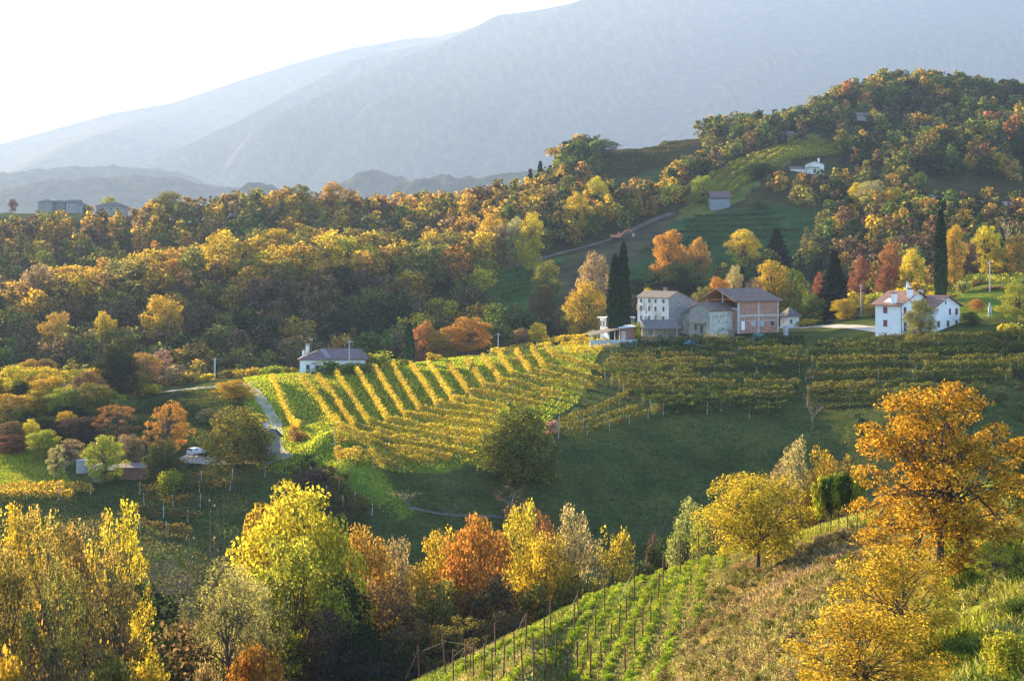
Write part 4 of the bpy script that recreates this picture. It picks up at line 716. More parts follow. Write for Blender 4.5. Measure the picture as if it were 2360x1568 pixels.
def pole(key, u, vtop, y, label, mat='pole', r=.13, arm=True):
    p = G(u, y); hh = Zf(vtop, y) - p[2]; rt = empty('utility_pole', p, 0, label, 'utility pole', 'utility poles'); MB().tube([(0, 0, -.4), (0, 0, hh)], [r * 1.3, r], 7).build('shaft', MATS[mat], rt)
    if arm: MB().box(-.7, -.06, hh - .45, .7, .06, hh - .32).build('crossarm', MATS['steel'], rt)
    POLES[key] = Vector((p[0], p[1], p[2] + hh - .3))
pole('a', 805, 783, 348, 'slender utility pole rising in front of the bungalow roof'); pole('b', 1148, 767, 372, 'utility pole at the top of the vineyard near a round orange tree'); pole('c', 495, 824, 372, 'thick concrete utility pole among shrubs beside the road', 'concrete', .22)
pole('d', 1984, 655, 385, 'utility pole between the yellow round tree and the white house'); pole('e', 2281, 600, 372, 'pale utility pole above the vine terrace on the right'); pole('f', 2133, 408, 628, 'lone utility pole beside the hillside road', r=.2); pole('g', 1456, 735, 372, 'short pole beside the carport and twin cypresses', arm=False)
def wire(a, b, sag, label):
    a = Vector(a); b = Vector(b); pts = [a.lerp(b, t) - Vector((0, 0, sag * 4 * t * (1 - t))) for t in [i / 14 for i in range(15)]]
    tag(MB().tube(pts, .022, 3).build('power_line', MATS['wire']), label, 'power line', 'power lines')
wire(POLES['c'], POLES['a'], 1.6, 'sagging power line from the concrete pole to the bungalow pole'); wire(POLES['a'], POLES['b'], 2.0, 'power line between the bungalow pole and the vineyard pole')
wire(POLES['b'], POLES['g'], 1.6, 'power line from the vineyard pole towards the carport'); wire(POLES['f'], (*P(2340, 470, 600),), 3.0, 'power line dropping from the hillside pole to the road')
def mast(u, vb, vt, y, w, label):
    z = Zf(vb, y); hh = Zf(vt, y) - z; x = (u - UC) / F * y; rt = empty('radio_mast', (x, y, z), 0, label, 'radio mast'); mb = MB()
    for i in range(3):
        a0 = 2 * math.pi * i / 3; mb.tube([(w * math.cos(a0), w * math.sin(a0), -12), (w * .25 * math.cos(a0), w * .25 * math.sin(a0), hh * .92)], 1.2, 4)
        for kx in range(7):
            f0, f1 = kx / 7 * .92, (kx + 1) / 7 * .92; r0, r1 = w * (1 - .75 * f0), w * (1 - .75 * f1); a1 = a0 + 2 * math.pi / 3; mb.tube([(r0 * math.cos(a0), r0 * math.sin(a0), hh * f0), (r1 * math.cos(a1), r1 * math.sin(a1), hh * f1)], 1.0, 3)
    mb.build('lattice_tower', MATS['steel'], rt); MB().tube([(0, 0, hh * .9), (0, 0, hh)], 1.0, 5).build('antenna', MATS['steel'], rt)
mast(1171, 50, 20, 8980, 5.5, 'tall thin lattice mast on the mountain ridge'); mast(1079, 74, 63, 8980, 4.2, 'short mast on the small summit left of the tall one')
# statue-like grey sculpture on the lawn right of the white house
p = G(2281, 345); mb = MB().tube([(0, 0, 0), (0, 0, .35)], .45, 10).tube([(0, 0, .35), (.05, 0, 1.3), (0, 0, 2.3), (.02, 0, 2.6), (0, 0, 3.0), (0, 0, 3.35)], [.36, .42, .38, .14, .24, .1], 10)
o = mb.build('garden_statue', MATS['concrete'], None, (p[0], p[1], p[2] - .05), smooth=True); tag(o, 'slim grey statue standing on the lawn right of the white house', 'statue')
# ------------------------------------------------------------------ vines
POSTME = MB().tube([(0, 0, -.3), (0, 0, 1)], .055, 5).mesh('post_mesh', MATS['post_pale'])
POSTRED = MB().tube([(0, 0, -.3), (0, 0, 1)], .055, 6).mesh('rusty_post_mesh', MATS['post'])
def vine_row(pts, label, colr, group, hgt=2.0, den=70, ls=.26, posts=6.0, thick=.36, z0=.55, name='vine_row', seed=None, gap=0.0, posth=2.05):
    """pts: ground points (n,2); a hedge of vine leaves on wires with posts"""
    global _tn; _tn += 1; rng = np.random.default_rng(_tn if seed is None else seed); c = np.asarray(pts, float)[:, :2]
    d = np.r_[0, np.cumsum(np.linalg.norm(np.diff(c, axis=0), axis=1))]; ln = d[-1]; n = int(ln * den); q = rng.uniform(0, ln, n)
    if gap: q = q[vnoise(q / 3.0 + 7, q * 0 + _tn * 1.7, 8) > gap]; n = len(q)
    x = np.interp(q, d, c[:, 0]); y = np.interp(q, d, c[:, 1]); tx = np.interp(q + .3, d, c[:, 0]) - np.interp(q - .3, d, c[:, 0]); ty = np.interp(q + .3, d, c[:, 1]) - np.interp(q - .3, d, c[:, 1]); l = np.hypot(tx, ty) + 1e-9
    hh = rng.beta(2.0, 1.5, n); top = hgt * (0.82 + 0.34 * vnoise(q / 0.9, q * 0 + _tn, 3)); zz = z0 + (top - z0) * hh
    off = rng.normal(size=n) * thick * (0.7 + .6 * vnoise(q / 1.6, q * 0 + 2 * _tn, 4)) * (1 - .4 * hh); cx = x - ty / l * off; cyy = y + tx / l * off
    C = np.stack([cx, cyy, H(cx, cyy) + zz], -1); o0 = np.array([c[0, 0], c[0, 1], float(H(*c[0]))]); nr = unit(np.stack([-ty / l * np.sign(off), tx / l * np.sign(off), .5 + 0 * l], -1))
    V, Qd = leaf_quads(C - o0, ls, rng, nr, .3, .8)
    rt = empty(name, o0, 0, label, 'vine row', group); colr = PAL[colr] if isinstance(colr, str) else colr; j = rng.uniform(.88, 1.12) * rng.uniform(.97, 1.03, 3)
    link('foliage', np_mesh('vine_foliage', V, Qd, LEAF_VINE), rt, None, tuple(np.array(colr) * j))
    if posts:
        for s in np.arange(0.2, ln, posts):
            px, py = np.interp(s, d, c[:, 0]), np.interp(s, d, c[:, 1]); o = link('post', POSTME, rt, (px - o0[0], py - o0[1], float(H(px, py)) - o0[2])); o.scale = (1.2, 1.2, posth * rng.uniform(.95, 1.1)); o.rotation_euler = (rng.normal() * .04, rng.normal() * .04, 0)
    return rt
ORD = ['first', 'second', 'third', 'fourth', 'fifth', 'sixth', 'seventh', 'eighth', 'ninth', 'tenth', 'eleventh', 'twelfth', 'thirteenth', 'fourteenth', 'fifteenth', 'sixteenth', 'seventeenth', 'eighteenth', 'nineteenth', 'twentieth', 'twenty-first', 'twenty-second', 'twenty-third', 'twenty-fourth', 'twenty-fifth', 'twenty-sixth', 'twenty-seventh', 'twenty-eighth', 'twenty-ninth', 'thirtieth']
def gpts(pp, ymin=230, ymax=420): return np.array([GV(u, v, ymin, ymax)[:2] for u, v in pp])
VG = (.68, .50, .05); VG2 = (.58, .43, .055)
lit = [[(626, 870), (640, 900), (660, 950), (690, 990)],
 [(692, 876), (735, 920), (785, 985)], [(733, 872), (775, 925), (817, 984), (900, 1010), (1000, 1035), (1080, 1050)], [(775, 864), (812, 920), (850, 978), (940, 1000), (1040, 1022), (1120, 1030)],
 [(816, 850), (853, 905), (893, 970), (980, 990), (1060, 1003), (1128, 1010)], [(858, 846), (895, 900), (933, 960), (1020, 975), (1145, 990)], [(903, 845), (935, 895), (967, 948), (1060, 962), (1135, 972)],
 [(946, 843), (978, 888), (1007, 934), (1080, 948), (1150, 958)], [(988, 841), (1015, 880), (1043, 924), (1110, 937), (1165, 946)], [(1030, 838), (1056, 872), (1080, 907), (1160, 922), (1250, 940)],
 [(1074, 832), (1096, 862), (1117, 894), (1190, 908), (1267, 928)], [(1112, 825), (1133, 850), (1153, 880), (1230, 898), (1305, 920)], [(1150, 818), (1166, 842), (1183, 868), (1265, 886), (1350, 908)],
 [(1188, 812), (1203, 833), (1220, 857), (1300, 876), (1373, 896)], [(1226, 806), (1240, 826), (1253, 848), (1320, 864), (1385, 880)], [(1258, 802), (1275, 820), (1340, 842), (1390, 858)]]
for i, pp in enumerate(lit):
    pp = [(u, v + 8) for u, v in pp]
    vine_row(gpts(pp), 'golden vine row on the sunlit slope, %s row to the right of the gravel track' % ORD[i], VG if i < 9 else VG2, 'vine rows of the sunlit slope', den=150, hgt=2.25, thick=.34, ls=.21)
low = [[(776, 992), (860, 1012), (960, 1035), (1060, 1056), (1100, 1062)], [(770, 1008), (860, 1030), (960, 1052), (1040, 1066)], [(770, 1026), (850, 1046), (940, 1066), (1000, 1076)], [(772, 1044), (840, 1060), (930, 1080)], [(776, 1062), (830, 1074), (890, 1088)]]
for i, pp in enumerate(low): vine_row(gpts([(u, v + 4) for u, v in pp]), 'amber vine row along the foot of the sunlit slope, %s counting downhill' % ORD[i], VG2, 'vine rows at the foot of the sunlit slope', den=150, hgt=2.15, thick=.34, ls=.21)
for i, pp in enumerate([[(1262, 790), (1300, 782), (1350, 778)], [(1290, 800), (1330, 794), (1400, 790)], [(1235, 800), (1270, 794)], [(1130, 815), (1180, 806), (1230, 800)], [(1300, 812), (1360, 806), (1440, 800)]]):
    vine_row(gpts([(u, v + 8) for u, v in pp]), 'bright golden vine row on the knoll below the carport, %s from the top' % ORD[i], (.70, .52, .045), 'vine rows on the golden knoll', den=90, hgt=2.3, thick=.5)
# shaded terraces (left block bending up, centre, right)
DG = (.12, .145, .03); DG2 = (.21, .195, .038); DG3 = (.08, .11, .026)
def terr(rows, lab, grp, **kw):
    for i, (a, *pp) in enumerate(rows): vine_row(gpts(pp, 225, 410), lab % ORD[i], {0: DG, 1: DG2, 2: DG3}[a], grp, **kw)
terr([(1, (1288, 985), (1370, 958), (1450, 918)), (1, (1285, 1000), (1360, 985), (1440, 962), (1470, 952)), (1, (1285, 1010), (1370, 1003), (1460, 975), (1520, 958)), (1, (1500, 955), (1560, 950), (1640, 955))], 'dark vine row curving round the meadow hollow, %s from the top', 'vine rows round the hollow', den=85, hgt=2.0, gap=.1)
rt_ = np.random.default_rng(31); cen = []; rgt = []
for k, v in enumerate(np.arange(790, 968, 10.5)):
    uL = np.interp(v, [790, 850, 900, 930, 968], [1450, 1385, 1420, 1480, 1560]) + rt_.uniform(-12, 12); uR = np.interp(v, [790, 880, 968], [1862, 1850, 1805]) + rt_.uniform(-10, 10); cut = rt_.uniform(.3, .7); sl = -14 * np.interp(v, [790, 930], [1, .4])
    for a, b in ((0, cut - .02), (cut + .03, 1)):
        if rt_.random() < .12: continue
        cen.append((int(rt_.integers(0, 3)), *[(uL + (uR - uL) * t, v + sl * t + 3 * math.sin(k + 5 * t) + 6) for t in np.linspace(a, b, 6)]))
for k, v in enumerate(np.arange(788, 940, 11)):
    uL = np.interp(v, [788, 860, 940], [1872, 1868, 1850]) + rt_.uniform(-10, 14); uR = np.interp(v, [788, 860, 940], [2365, 2365, 2200]); cut = rt_.uniform(.25, .5)
    for a, b in ((0, cut - .02), (cut + .04, 1)):
        if rt_.random() < .10: continue
        rgt.append((int(rt_.integers(0, 3)), *[(uL + (uR - uL) * t, v - 6 * t + 3 * math.sin(2 * k + 4 * t) + 4) for t in np.linspace(a, b, 6)]))
def ordn(i): return ORD[i] if i < len(ORD) else 'thirty-' + ORD[i - 30]
def terr2(rows, lab, grp, **kw):
    for i, (a, *pp) in enumerate(rows): vine_row(gpts(pp, 225, 410), lab % ordn(i), {0: DG, 1: DG2, 2: DG3}[a], grp, **kw)
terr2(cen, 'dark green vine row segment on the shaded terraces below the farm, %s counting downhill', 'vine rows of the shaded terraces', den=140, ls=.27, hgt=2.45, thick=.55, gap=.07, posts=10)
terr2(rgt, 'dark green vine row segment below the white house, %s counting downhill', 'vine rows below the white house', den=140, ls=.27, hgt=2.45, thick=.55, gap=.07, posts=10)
for i, (v, u0, u1) in enumerate([(640, 2190, 2370), (625, 2170, 2370), (612, 2180, 2370), (598, 2190, 2340), (655, 2230, 2370), (585, 2200, 2330)]):
    vine_row(gpts([(u0 + (u1 - u0) * t, v + 6 * math.sin(t * 3 + i) + 6) for t in np.linspace(0, 1, 5)], 330, 500), 'yellow green vine row above the white house, row %s of that terrace' % ORD[i], (.42, .42, .05), 'vine rows above the white house', den=60, ls=.34, hgt=2.4, thick=.7)
for i, (v0, v1, u0, u1) in enumerate([(500, 494, 1600, 1790), (512, 506, 1590, 1810), (524, 519, 1580, 1800), (537, 532, 1560, 1840), (550, 546, 1530, 1820), (563, 560, 1500, 1700), (576, 574, 1480, 1640)]):
    vine_row(np.array([GV(u0 + (u1 - u0) * t, v0 + (v1 - v0) * t + 3, 470, 660)[:2] for t in np.linspace(0, 1, 6)]), 'green vine row on the terraces below the hay barn, %s from the top' % ORD[i], (.075, .125, .035), 'vine rows below the hay barn', den=32, ls=.5, hgt=1.5, posts=0, thick=.5)
for i, (v0, v1, u0, u1) in enumerate([(640, 612, 1190, 1290), (656, 632, 1150, 1290), (668, 648, 1140, 1270), (680, 662, 1150, 1250), (692, 676, 1160, 1230)]):
    vine_row(np.array([GV(u0 + (u1 - u0) * t, v0 + (v1 - v0) * t + 2, 440, 600)[:2] for t in np.linspace(0, 1, 6)]), 'low green vine row under the left end of the dirt track, %s from the top' % ORD[i], (.09, .16, .04), 'vine rows under the dirt track', den=32, ls=.45, hgt=1.3, posts=0, thick=.5)
for i, (v0, v1, u0, u1) in enumerate([(340, 326, 1440, 1600), (350, 336, 1430, 1590), (360, 348, 1410, 1570), (371, 360, 1390, 1560), (383, 372, 1370, 1540), (396, 386, 1360, 1500), (409, 400, 1370, 1480)]):
    vine_row(np.array([GV(u0 + (u1 - u0) * t, v0 + (v1 - v0) * t + 2, 640, 930)[:2] for t in np.linspace(0, 1, 6)]), 'dark vine row on the skyline terraces of the right hill, %s from the top' % ORD[i], (.14, .14, .04), 'vine rows on the skyline terraces', den=26, ls=.6, hgt=1.9, posts=0, thick=.6)
for i, (a, b) in enumerate([((1555, 650), (1840, 775)), ((1575, 642), (1860, 770)), ((1600, 638), (1880, 760)), ((1630, 636), (1900, 755)), ((1650, 634), (1930, 750)), ((1680, 640), (1950, 745)), ((1710, 650), (1965, 740))]):
    vine_row(np.array([at(a[0] + (b[0] - a[0]) * t, a[1] + (b[1] - a[1]) * t) for t in np.linspace(0, 1, 9)]), 'sunlit yellow vine row climbing the hill spur, %s from its left edge' % ORD[i], (.46, .40, .05), 'vine rows climbing the spur', den=60, ls=.5, hgt=2.6, posts=0, thick=.9, gap=.2)
# lower left
for i, pp in enumerate([[(390, 1118), (450, 1112), (560, 1105), (640, 1095)], [(320, 1140), (420, 1136), (520, 1132), (600, 1128)], [(330, 1165), (400, 1166), (480, 1170)], [(310, 1190), (390, 1196), (460, 1208)], [(690, 1082), (740, 1110), (800, 1150), (860, 1190)], [(660, 1090), (720, 1125), (780, 1165), (830, 1195)], [(320, 1220), (380, 1230), (440, 1240)]]):
    vine_row(gpts(pp, 170, 300), 'brown green vine row on the shaded bank below the shed and track, %s counting downhill' % ORD[i], (.20, .15, .04), 'vine rows on the shaded bank', den=80, hgt=2.0, thick=.5, gap=.15)
for i, pp in enumerate([[(-20, 1140), (60, 1136), (140, 1138), (215, 1142)], [(-20, 1154), (80, 1152), (170, 1156)]]):
    vine_row(gpts(pp, 190, 300), 'golden vine row above the tall trees at lower left, %s one' % ORD[i], (.62, .42, .05), 'golden vine rows at lower left', den=90, hgt=2.2, thick=.6)
# young trellis on the near slope: rows of rusty posts with wires
zz = lambda p: (p[0] / 2.953 + 860.5, p[1] / 2.953 + 1075.6)
TR = [[(315, 1445), (490, 1400), (660, 1385), (830, 1320), (1035, 1240), (1205, 1135), (1395, 1060), (1575, 1005), (1775, 905), (1970, 835), (2090, 735), (2215, 670)],
 [(545, 1450), (630, 1415), (752, 1430), (885, 1440), (960, 1335), (1090, 1352), (1162, 1235), (1303, 1265), (1367, 1140), (1508, 1160), (1720, 1055), (1935, 940)],
 [(680, 1450), (808, 1470), (1018, 1455), (1240, 1365), (1455, 1275), (1668, 1165), (1885, 1085)], [(1090, 1490), (1167, 1455), (1388, 1390), (1612, 1275), (1832, 1178)], [(1320, 1460), (1550, 1412), (1778, 1278)], [(1475, 1458), (1715, 1420)]]
for i, pp in enumerate(TR):
    pp = sorted([zz(p) for p in pp]); g = [GV(u, v, 60, 130) for u, v in pp]; o0 = g[0]
    rt = empty('trellis_row', o0, 0, 'row of thin rusty trellis posts on the near slope, %s' % ['along its crest', 'just inside the crest', 'third from the crest', 'fourth from the crest', 'fifth from the crest', 'nearest the dry bank'][i], 'trellis', 'trellis rows of the near slope'); mb = MB(); tops = []
    for q, p in enumerate(g):
        o = link('post', POSTRED, rt, tuple(p - o0)); hg = random.uniform(2.0, 2.4) if i else random.uniform(2.2, 2.8); o.scale = (.95, .95, hg); o.rotation_euler = (random.gauss(0, .03), random.gauss(0, .03), 0); tops.append(Vector(p - o0) + Vector((0, 0, hg)))
        if i == 0 and q % 2 == 0 and q < 10: mb.tube([Vector(p - o0) + Vector((0, 0, hg * .95)), Vector(p - o0) + Vector((-1.1, .4, -.1))], .03, 4); mb.tube([Vector(p - o0) + Vector((0, 0, hg * .9)), Vector(p - o0) + Vector((-.55, .2, -.1))], .03, 4)
    for a_, b_ in zip(tops[:-1], tops[1:]):
        if (b_ - a_).length < 9: mb.tube([a_ - Vector((0, 0, .5)), b_ - Vector((0, 0, .5))], .006, 3)
    mb.build('wire', MATS['wire'], rt)
# ------------------------------------------------------------------ single trees and shrubs:  (kind, column, depth, top row, width px, colour, label)
T = [
 # near slope, right
 ('walnut', 2165, 80, 878, 400, (.68, .34, .04), 'big golden orange walnut tree with dark slanting trunk on the near slope', 0), ('walnut', 2085, 66, 1262, 300, 'gold', 'low golden tree in front of the big walnut', 1), ('walnut', 1985, 57, 1390, 380, (.62, .42, .045), 'broad yellow green tree at the bottom edge below the walnut', 1),
 ('walnut', 1745, 109, 1086, 250, (.64, .50, .045), 'round yellow walnut tree at the head of the rough bank', 2), ('big', 2390, 92, 1010, 200, 'dgreen', 'dark evergreen tree cut by the right edge behind the big walnut'), ('bigairy', 2290, 74, 1245, 110, 'yg', 'slender young tree with thin bent trunk right of the big walnut'),
 ('bigbush', 2240, 62, 1470, 130, 'green', 'round green shrub on the verge at the bottom right'), ('bigbush', 2330, 56, 1440, 130, 'yg', 'yellow green shrub in the bottom right corner'), ('bigbush', 2345, 66, 1370, 90, 'green', 'green bush at the right edge above the corner shrub'),
 ('bigairy', 2345, 84, 1215, 130, 'yg', 'yellow green thin tree at the right edge behind the slender young one'), ('bigbush', 2290, 78, 1335, 90, 'yg', 'yellow green bush at the foot of the slender young tree'), ('big', 2480, 88, 1150, 190, 'gold', 'golden tree beyond the right edge of the near slope'), ('bigbush', 2470, 62, 1420, 150, 'green', 'green bush beyond the bottom right corner'), ('big', 2640, 95, 1120, 200, 'olive', 'olive tree far along the near slope to the right'), ('bigbush', 2600, 72, 1380, 150, 'yg', 'yellow green bush far along the verge to the right'),
 ('lolly', 1893, 111, 1098, 42, 'yg', 'leftmost small green tree of the row on the crest beside the walnut'), ('lolly', 1913, 110.5, 1094, 40, 'green', 'second small green tree of the row on the crest beside the walnut'), ('lolly', 1934, 110, 1090, 42, 'yg', 'third small green tree of the row on the crest beside the walnut'), ('lolly', 1953, 109.5, 1086, 42, 'green', 'fourth small green tree of the row on the crest beside the walnut'), ('lolly', 1975, 109, 1082, 44, 'yg', 'last small green tree of the crest row, touching the walnut crown'),
 ('bigtall', 1832, 142, 1008, 62, 'pale', 'slim pale yellow tree behind the small green trees of the crest'), ('bigtall', 1893, 140, 1030, 80, 'gold', 'orange tree behind the small green trees on the crest'), ('bigairy', 1945, 138, 1045, 80, 'amber', 'thin amber tree between the orange tree and the walnut'), ('bigtall', 1795, 140, 1065, 60, 'buff', 'greyish buff tree left of the slim pale yellow tree'),
 ('bigtall', 1590, 142, 1145, 90, 'silver', 'pale green tree in the hollow left of the round yellow walnut'), ('bigairy', 1655, 136, 1155, 100, 'yg', 'yellow green tree tucked behind the left side of the round walnut'), ('big', 1540, 150, 1240, 110, 'dgreen', 'dark green tree in the gully beyond the trellis'), ('bigtall', 1505, 155, 1225, 40, 'plum', 'narrow dark red tree in the gully beyond the trellis'), ('big', 1610, 150, 1225, 120, 'dgreen', 'dark tree in the gully just left of the round walnut'),
 # gully trees, centre
 ('big', 690, 140, 1112, 225, 'yellow', 'tall bright yellow tree at the bottom centre left'), ('bigtall', 615, 146, 1150, 130, 'gold', 'golden tree leaning on the left of the tall bright yellow tree'), ('big', 775, 136, 1185, 130, 'yellow', 'yellow tree on the right shoulder of the tall bright yellow tree'), ('big', 668, 128, 1235, 170, 'yg', 'yellow green crown low in front of the tall bright yellow tree'),
 ('big', 838, 148, 1212, 100, 'amber', 'amber tree right of the bright yellow group'), ('bigtall', 915, 152, 1238, 95, 'buff', 'buff grey tree between the amber and the orange tree'), ('big', 1010, 150, 1218, 105, 'gold', 'golden tree left of the orange red tree'), ('big', 1105, 150, 1186, 125, 'orange', 'orange red tree at the bottom centre'), ('bigtall', 1060, 145, 1240, 130, 'orange', 'deep orange tree leaning before the orange red tree'),
 ('bigtall', 1203, 158, 1150, 80, 'yellow', 'slim pale yellow tree right of the orange red tree'), ('bigtall', 1250, 160, 1178, 75, 'rust', 'rust tinted tree between the two pale yellow trees'), ('bigtall', 1318, 160, 1162, 100, 'pale', 'pale olive yellow tree at the right end of the gully group'), ('big', 1265, 150, 1232, 120, 'gold', 'golden crown low between the pale yellow trees'), ('bigairy', 1415, 152, 1210, 95, 'yellow', 'sparse yellow tree with ivy covered trunk standing alone right of the gully group'),
 ('big', 1000, 140, 1330, 150, 'olive', 'olive tree low in front of the golden one in the gully'), ('big', 890, 138, 1335, 140, 'brown', 'dark brown tree low in the gully left of centre'), ('big', 1140, 142, 1330, 130, 'brown', 'brown tree under the orange red tree'), ('big', 1235, 146, 1340, 140, 'olive', 'dark olive tree under the pale yellow trees'), ('big', 1330, 148, 1330, 130, 'olive', 'olive brown tree beside the sparse yellow tree'), ('big', 790, 132, 1345, 150, 'dgreen', 'dark green tree under the bright yellow group'), ('bigairy', 960, 128, 1430, 140, 'brown', 'thin brown tree at the bottom edge centre'), ('bigairy', 860, 125, 1440, 150, 'dgreen', 'dark thin tree at the bottom edge left of centre'), ('bigairy', 760, 124, 1400, 130, 'plum', 'plum brown thin tree at the bottom edge below the yellow group'), ('bigairy', 1060, 128, 1420, 130, 'olive', 'thin olive tree above the trellis at the bottom'), ('bigairy', 1420, 150, 1330, 110, 'plum', 'plum brown thicket tree above the upper trellis'), ('bigairy', 1180, 136, 1400, 120, 'brown', 'thin brown tree above the middle of the trellis crest'), ('bigairy', 1300, 142, 1390, 120, 'dgreen', 'dark thin tree above the trellis crest'),
 # lower left: low front trees coloured darker to stand in for shade
 ('bigairy', 272, 118, 1142, 120, 'yellow', 'tall golden tree with bright top at the lower left'), ('bigairy', 195, 112, 1180, 210, (.42, .29, .08), 'broad golden brown tree with dark forked trunk at lower left'), ('bigairy', 95, 110, 1160, 220, (.52, .36, .08), 'wide golden tree with slanting bare limbs at lower left'), ('bigairy', 15, 112, 1150, 160, 'gold', 'amber tree at the left edge of the picture'), ('big', 10, 98, 1270, 150, (.36, .27, .06), 'dense golden tree in the lower left corner'), ('bigairy', 250, 104, 1300, 170, (.36, .25, .07), 'brownish tree low before the forked golden tree'), ('bigairy', 130, 96, 1290, 160, 'olive', 'olive ivy covered tree low at the left'), ('bigairy', 40, 125, 1165, 140, 'yellow', 'yellow tree behind the wide golden tree at left'), ('bigbush', 340, 112, 1465, 120, 'yellow', 'yellow shrub at the foot of the forked golden tree'), ('bigbush', 255, 96, 1450, 130, 'olive', 'olive shrub at the bottom edge left'), ('bigbush', 130, 92, 1450, 150, 'brown', 'brown shrub at the bottom edge far left'), ('bigbush', 10, 90, 1430, 120, 'gold', 'golden shrub in the bottom left corner'),
 ('bare', 118, 98, 1262, 120, 'amber', 'thin half bare tree with grey trunk before the golden trees at lower left'), ('bare', 205, 100, 1310, 130, 'gold', 'half bare tree with forked trunk at lower left'), ('bare', 60, 97, 1330, 110, 'olive', 'leaning half bare tree near the left edge at the bottom'),
 ('willow', 515, 112, 1290, 165, 'silver', 'silver green willow with two dark trunks at the bottom'), ('willow', 555, 118, 1300, 120, 'pale', 'pale yellow willow behind the silver green one'), ('bigbush', 590, 112, 1440, 130, 'orange', 'orange shrub beside the willow trunks'), ('bigbush', 475, 112, 1470, 70, 'buff', 'buff shrub left of the willow trunks'), ('bigairy', 600, 122, 1330, 130, 'silver', 'silvery tree between the willow and the yellow tree'),
 ('snag', 450, 150, 1195, 50, 'buff', 'bare grey snag at the left of the shaded grass'), ('snag', 490, 148, 1168, 55, 'buff', 'tall bare snag behind the willow'), ('snag', 535, 152, 1205, 50, 'buff', 'short bare snag right of the tall one'), ('bare', 430, 162, 1360, 60, 'plum', 'leafless dark sapling on the shaded grass'),
 # middle left
 ('dense', 545, 262, 935, 165, (.30, .27, .045), 'large round green and gold tree beside the stone house by the track'), ('bigairy', 392, 274, 922, 118, 'orange', 'orange feathery tree left of the parked white car'), ('bigairy', 268, 288, 930, 105, 'rust', 'rust red tree behind the wooden shed'), ('big', 243, 259, 1003, 92, 'yg', 'small yellow green tree standing in front of the wooden shed'), ('dense', 378, 258, 1008, 90, (.11, .12, .04), 'dark green tree between the shed and the parking yard'), ('bigbush', 392, 250, 1070, 60, 'yg', 'yellow green bush below the dark green tree'), ('big', 300, 272, 1000, 80, 'buff', 'buff tree behind the roof of the wooden shed'),
 ('big', 102, 277, 990, 84, 'yg', 'rounded green tree with visible trunk left of the shed'), ('bigtall', 70, 286, 964, 44, 'yellow', 'small upright yellow tree left of the rounded green one'), ('big', 30, 283, 1000, 100, 'rust', 'reddish brown tree at the left edge above the farm track'), ('bigairy', 160, 270, 1010, 80, 'buff', 'thin buff tree beside the water tank'), ('bigairy', 130, 262, 1025, 50, 'pale', 'spindly pale sapling by the farm track'),
 ('dense', 276, 344, 772, 98, (.065, .075, .032), 'tall dark evergreen tree standing over the road'), ('big', 330, 380, 812, 85, 'amber', 'amber tree touching the right of the dark conifer'), ('bigairy', 374, 392, 802, 50, 'pink', 'pinkish bare looking tree beyond the road'), ('bigtall', 405, 380, 838, 50, 'buff', 'small buff tree beside the road'),
 ('big', 40, 330, 842, 125, 'yellow', 'yellow tree at the far left above the tiny cottage'), ('big', 108, 334, 843, 115, 'yellow', 'yellow tree left of the tiny cottage roof'), ('big', 176, 352, 850, 90, 'yg', 'yellow green tree behind the tiny cottage'), ('big', 222, 350, 846, 85, 'yellow', 'yellow tree between the tiny cottage and the dark conifer'), ('big', 20, 308, 905, 130, 'amber', 'amber tree at the left edge below the yellow ones'), ('big', 90, 312, 896, 120, 'gold', 'golden tree in front of the tiny cottage'), ('big', 150, 302, 935, 100, 'dgreen', 'dark shaded tree below the tiny cottage'), ('big', 215, 318, 892, 140, 'green', 'broad green tree right of the tiny cottage'), ('big', 110, 292, 960, 110, 'dgreen', 'dark tree in the shaded hollow at left'), ('big', 190, 290, 960, 110, 'plum', 'dark plum tree in the shaded hollow at left'), ('big', 20, 288, 970, 100, 'brown', 'brown tree at the left edge in the hollow'), ('big', 300, 366, 872, 60, 'yellow', 'yellow shrub like tree at the foot of the dark conifer'),
 ('big', 540, 322, 876, 95, 'gold', 'golden tree just behind the large green and gold tree'), ('bigairy', 480, 300, 940, 60, 'buff', 'thin buff tree between the orange and the green gold trees'), ('bush', 348, 350, 880, 60, 'yellow', 'yellow bush at the road end by the conifer'), ('bush', 400, 374, 838, 60, 'buff', 'buff shrub left in the roadside line'), ('bush', 440, 372, 846, 62, 'amber', 'amber shrub second in the roadside line'), ('bush', 478, 370, 855, 50, 'yellow', 'yellow shrub beside the concrete pole'), ('bush', 530, 372, 848, 70, 'olive', 'olive shrub right of the concrete pole'), ('bush', 578, 368, 842, 80, 'gold', 'golden clipped shrub left of the bungalow'), ('bush', 627, 364, 835, 75, 'yg', 'yellow green shrub near the bungalow gable'), ('bush', 668, 358, 842, 55, 'olive', 'dark trimmed shrub at the bungalow corner'),
 ('bush', 752, 347, 826, 80, 'green', 'green clipped hedge bush before the bungalow door'), ('bush', 780, 346, 830, 56, 'yg', 'yellow green hedge bush between the green and the olive one before the bungalow'), ('bush', 832, 347, 828, 60, 'olive', 'olive bush in front of the right half of the bungalow'),
 ('bush', 806, 347, 828, 70, 'olive', 'olive hedge bush before the middle of the bungalow'), ('bush', 880, 358, 805, 95, 'yg', 'big bright green bush at the right end of the bungalow'), ('bush', 838, 354, 832, 44, 'amber', 'amber bush hiding the right end of the bungalow wall'), ('bush', 925, 362, 822, 50, 'olive', 'olive bush left of the small cypress'),
 ('bush', 685, 276, 985, 52, 'rust', 'reddish brown bramble bush beside the gravel track'), ('bush', 676, 286, 975, 36, 'gold', 'yellow bush above the bramble by the track'),
 ('bush', 1000, 370, 808, 40, 'gold', 'golden shrub at the head of the vineyard rows'),
 # hollow and meadow
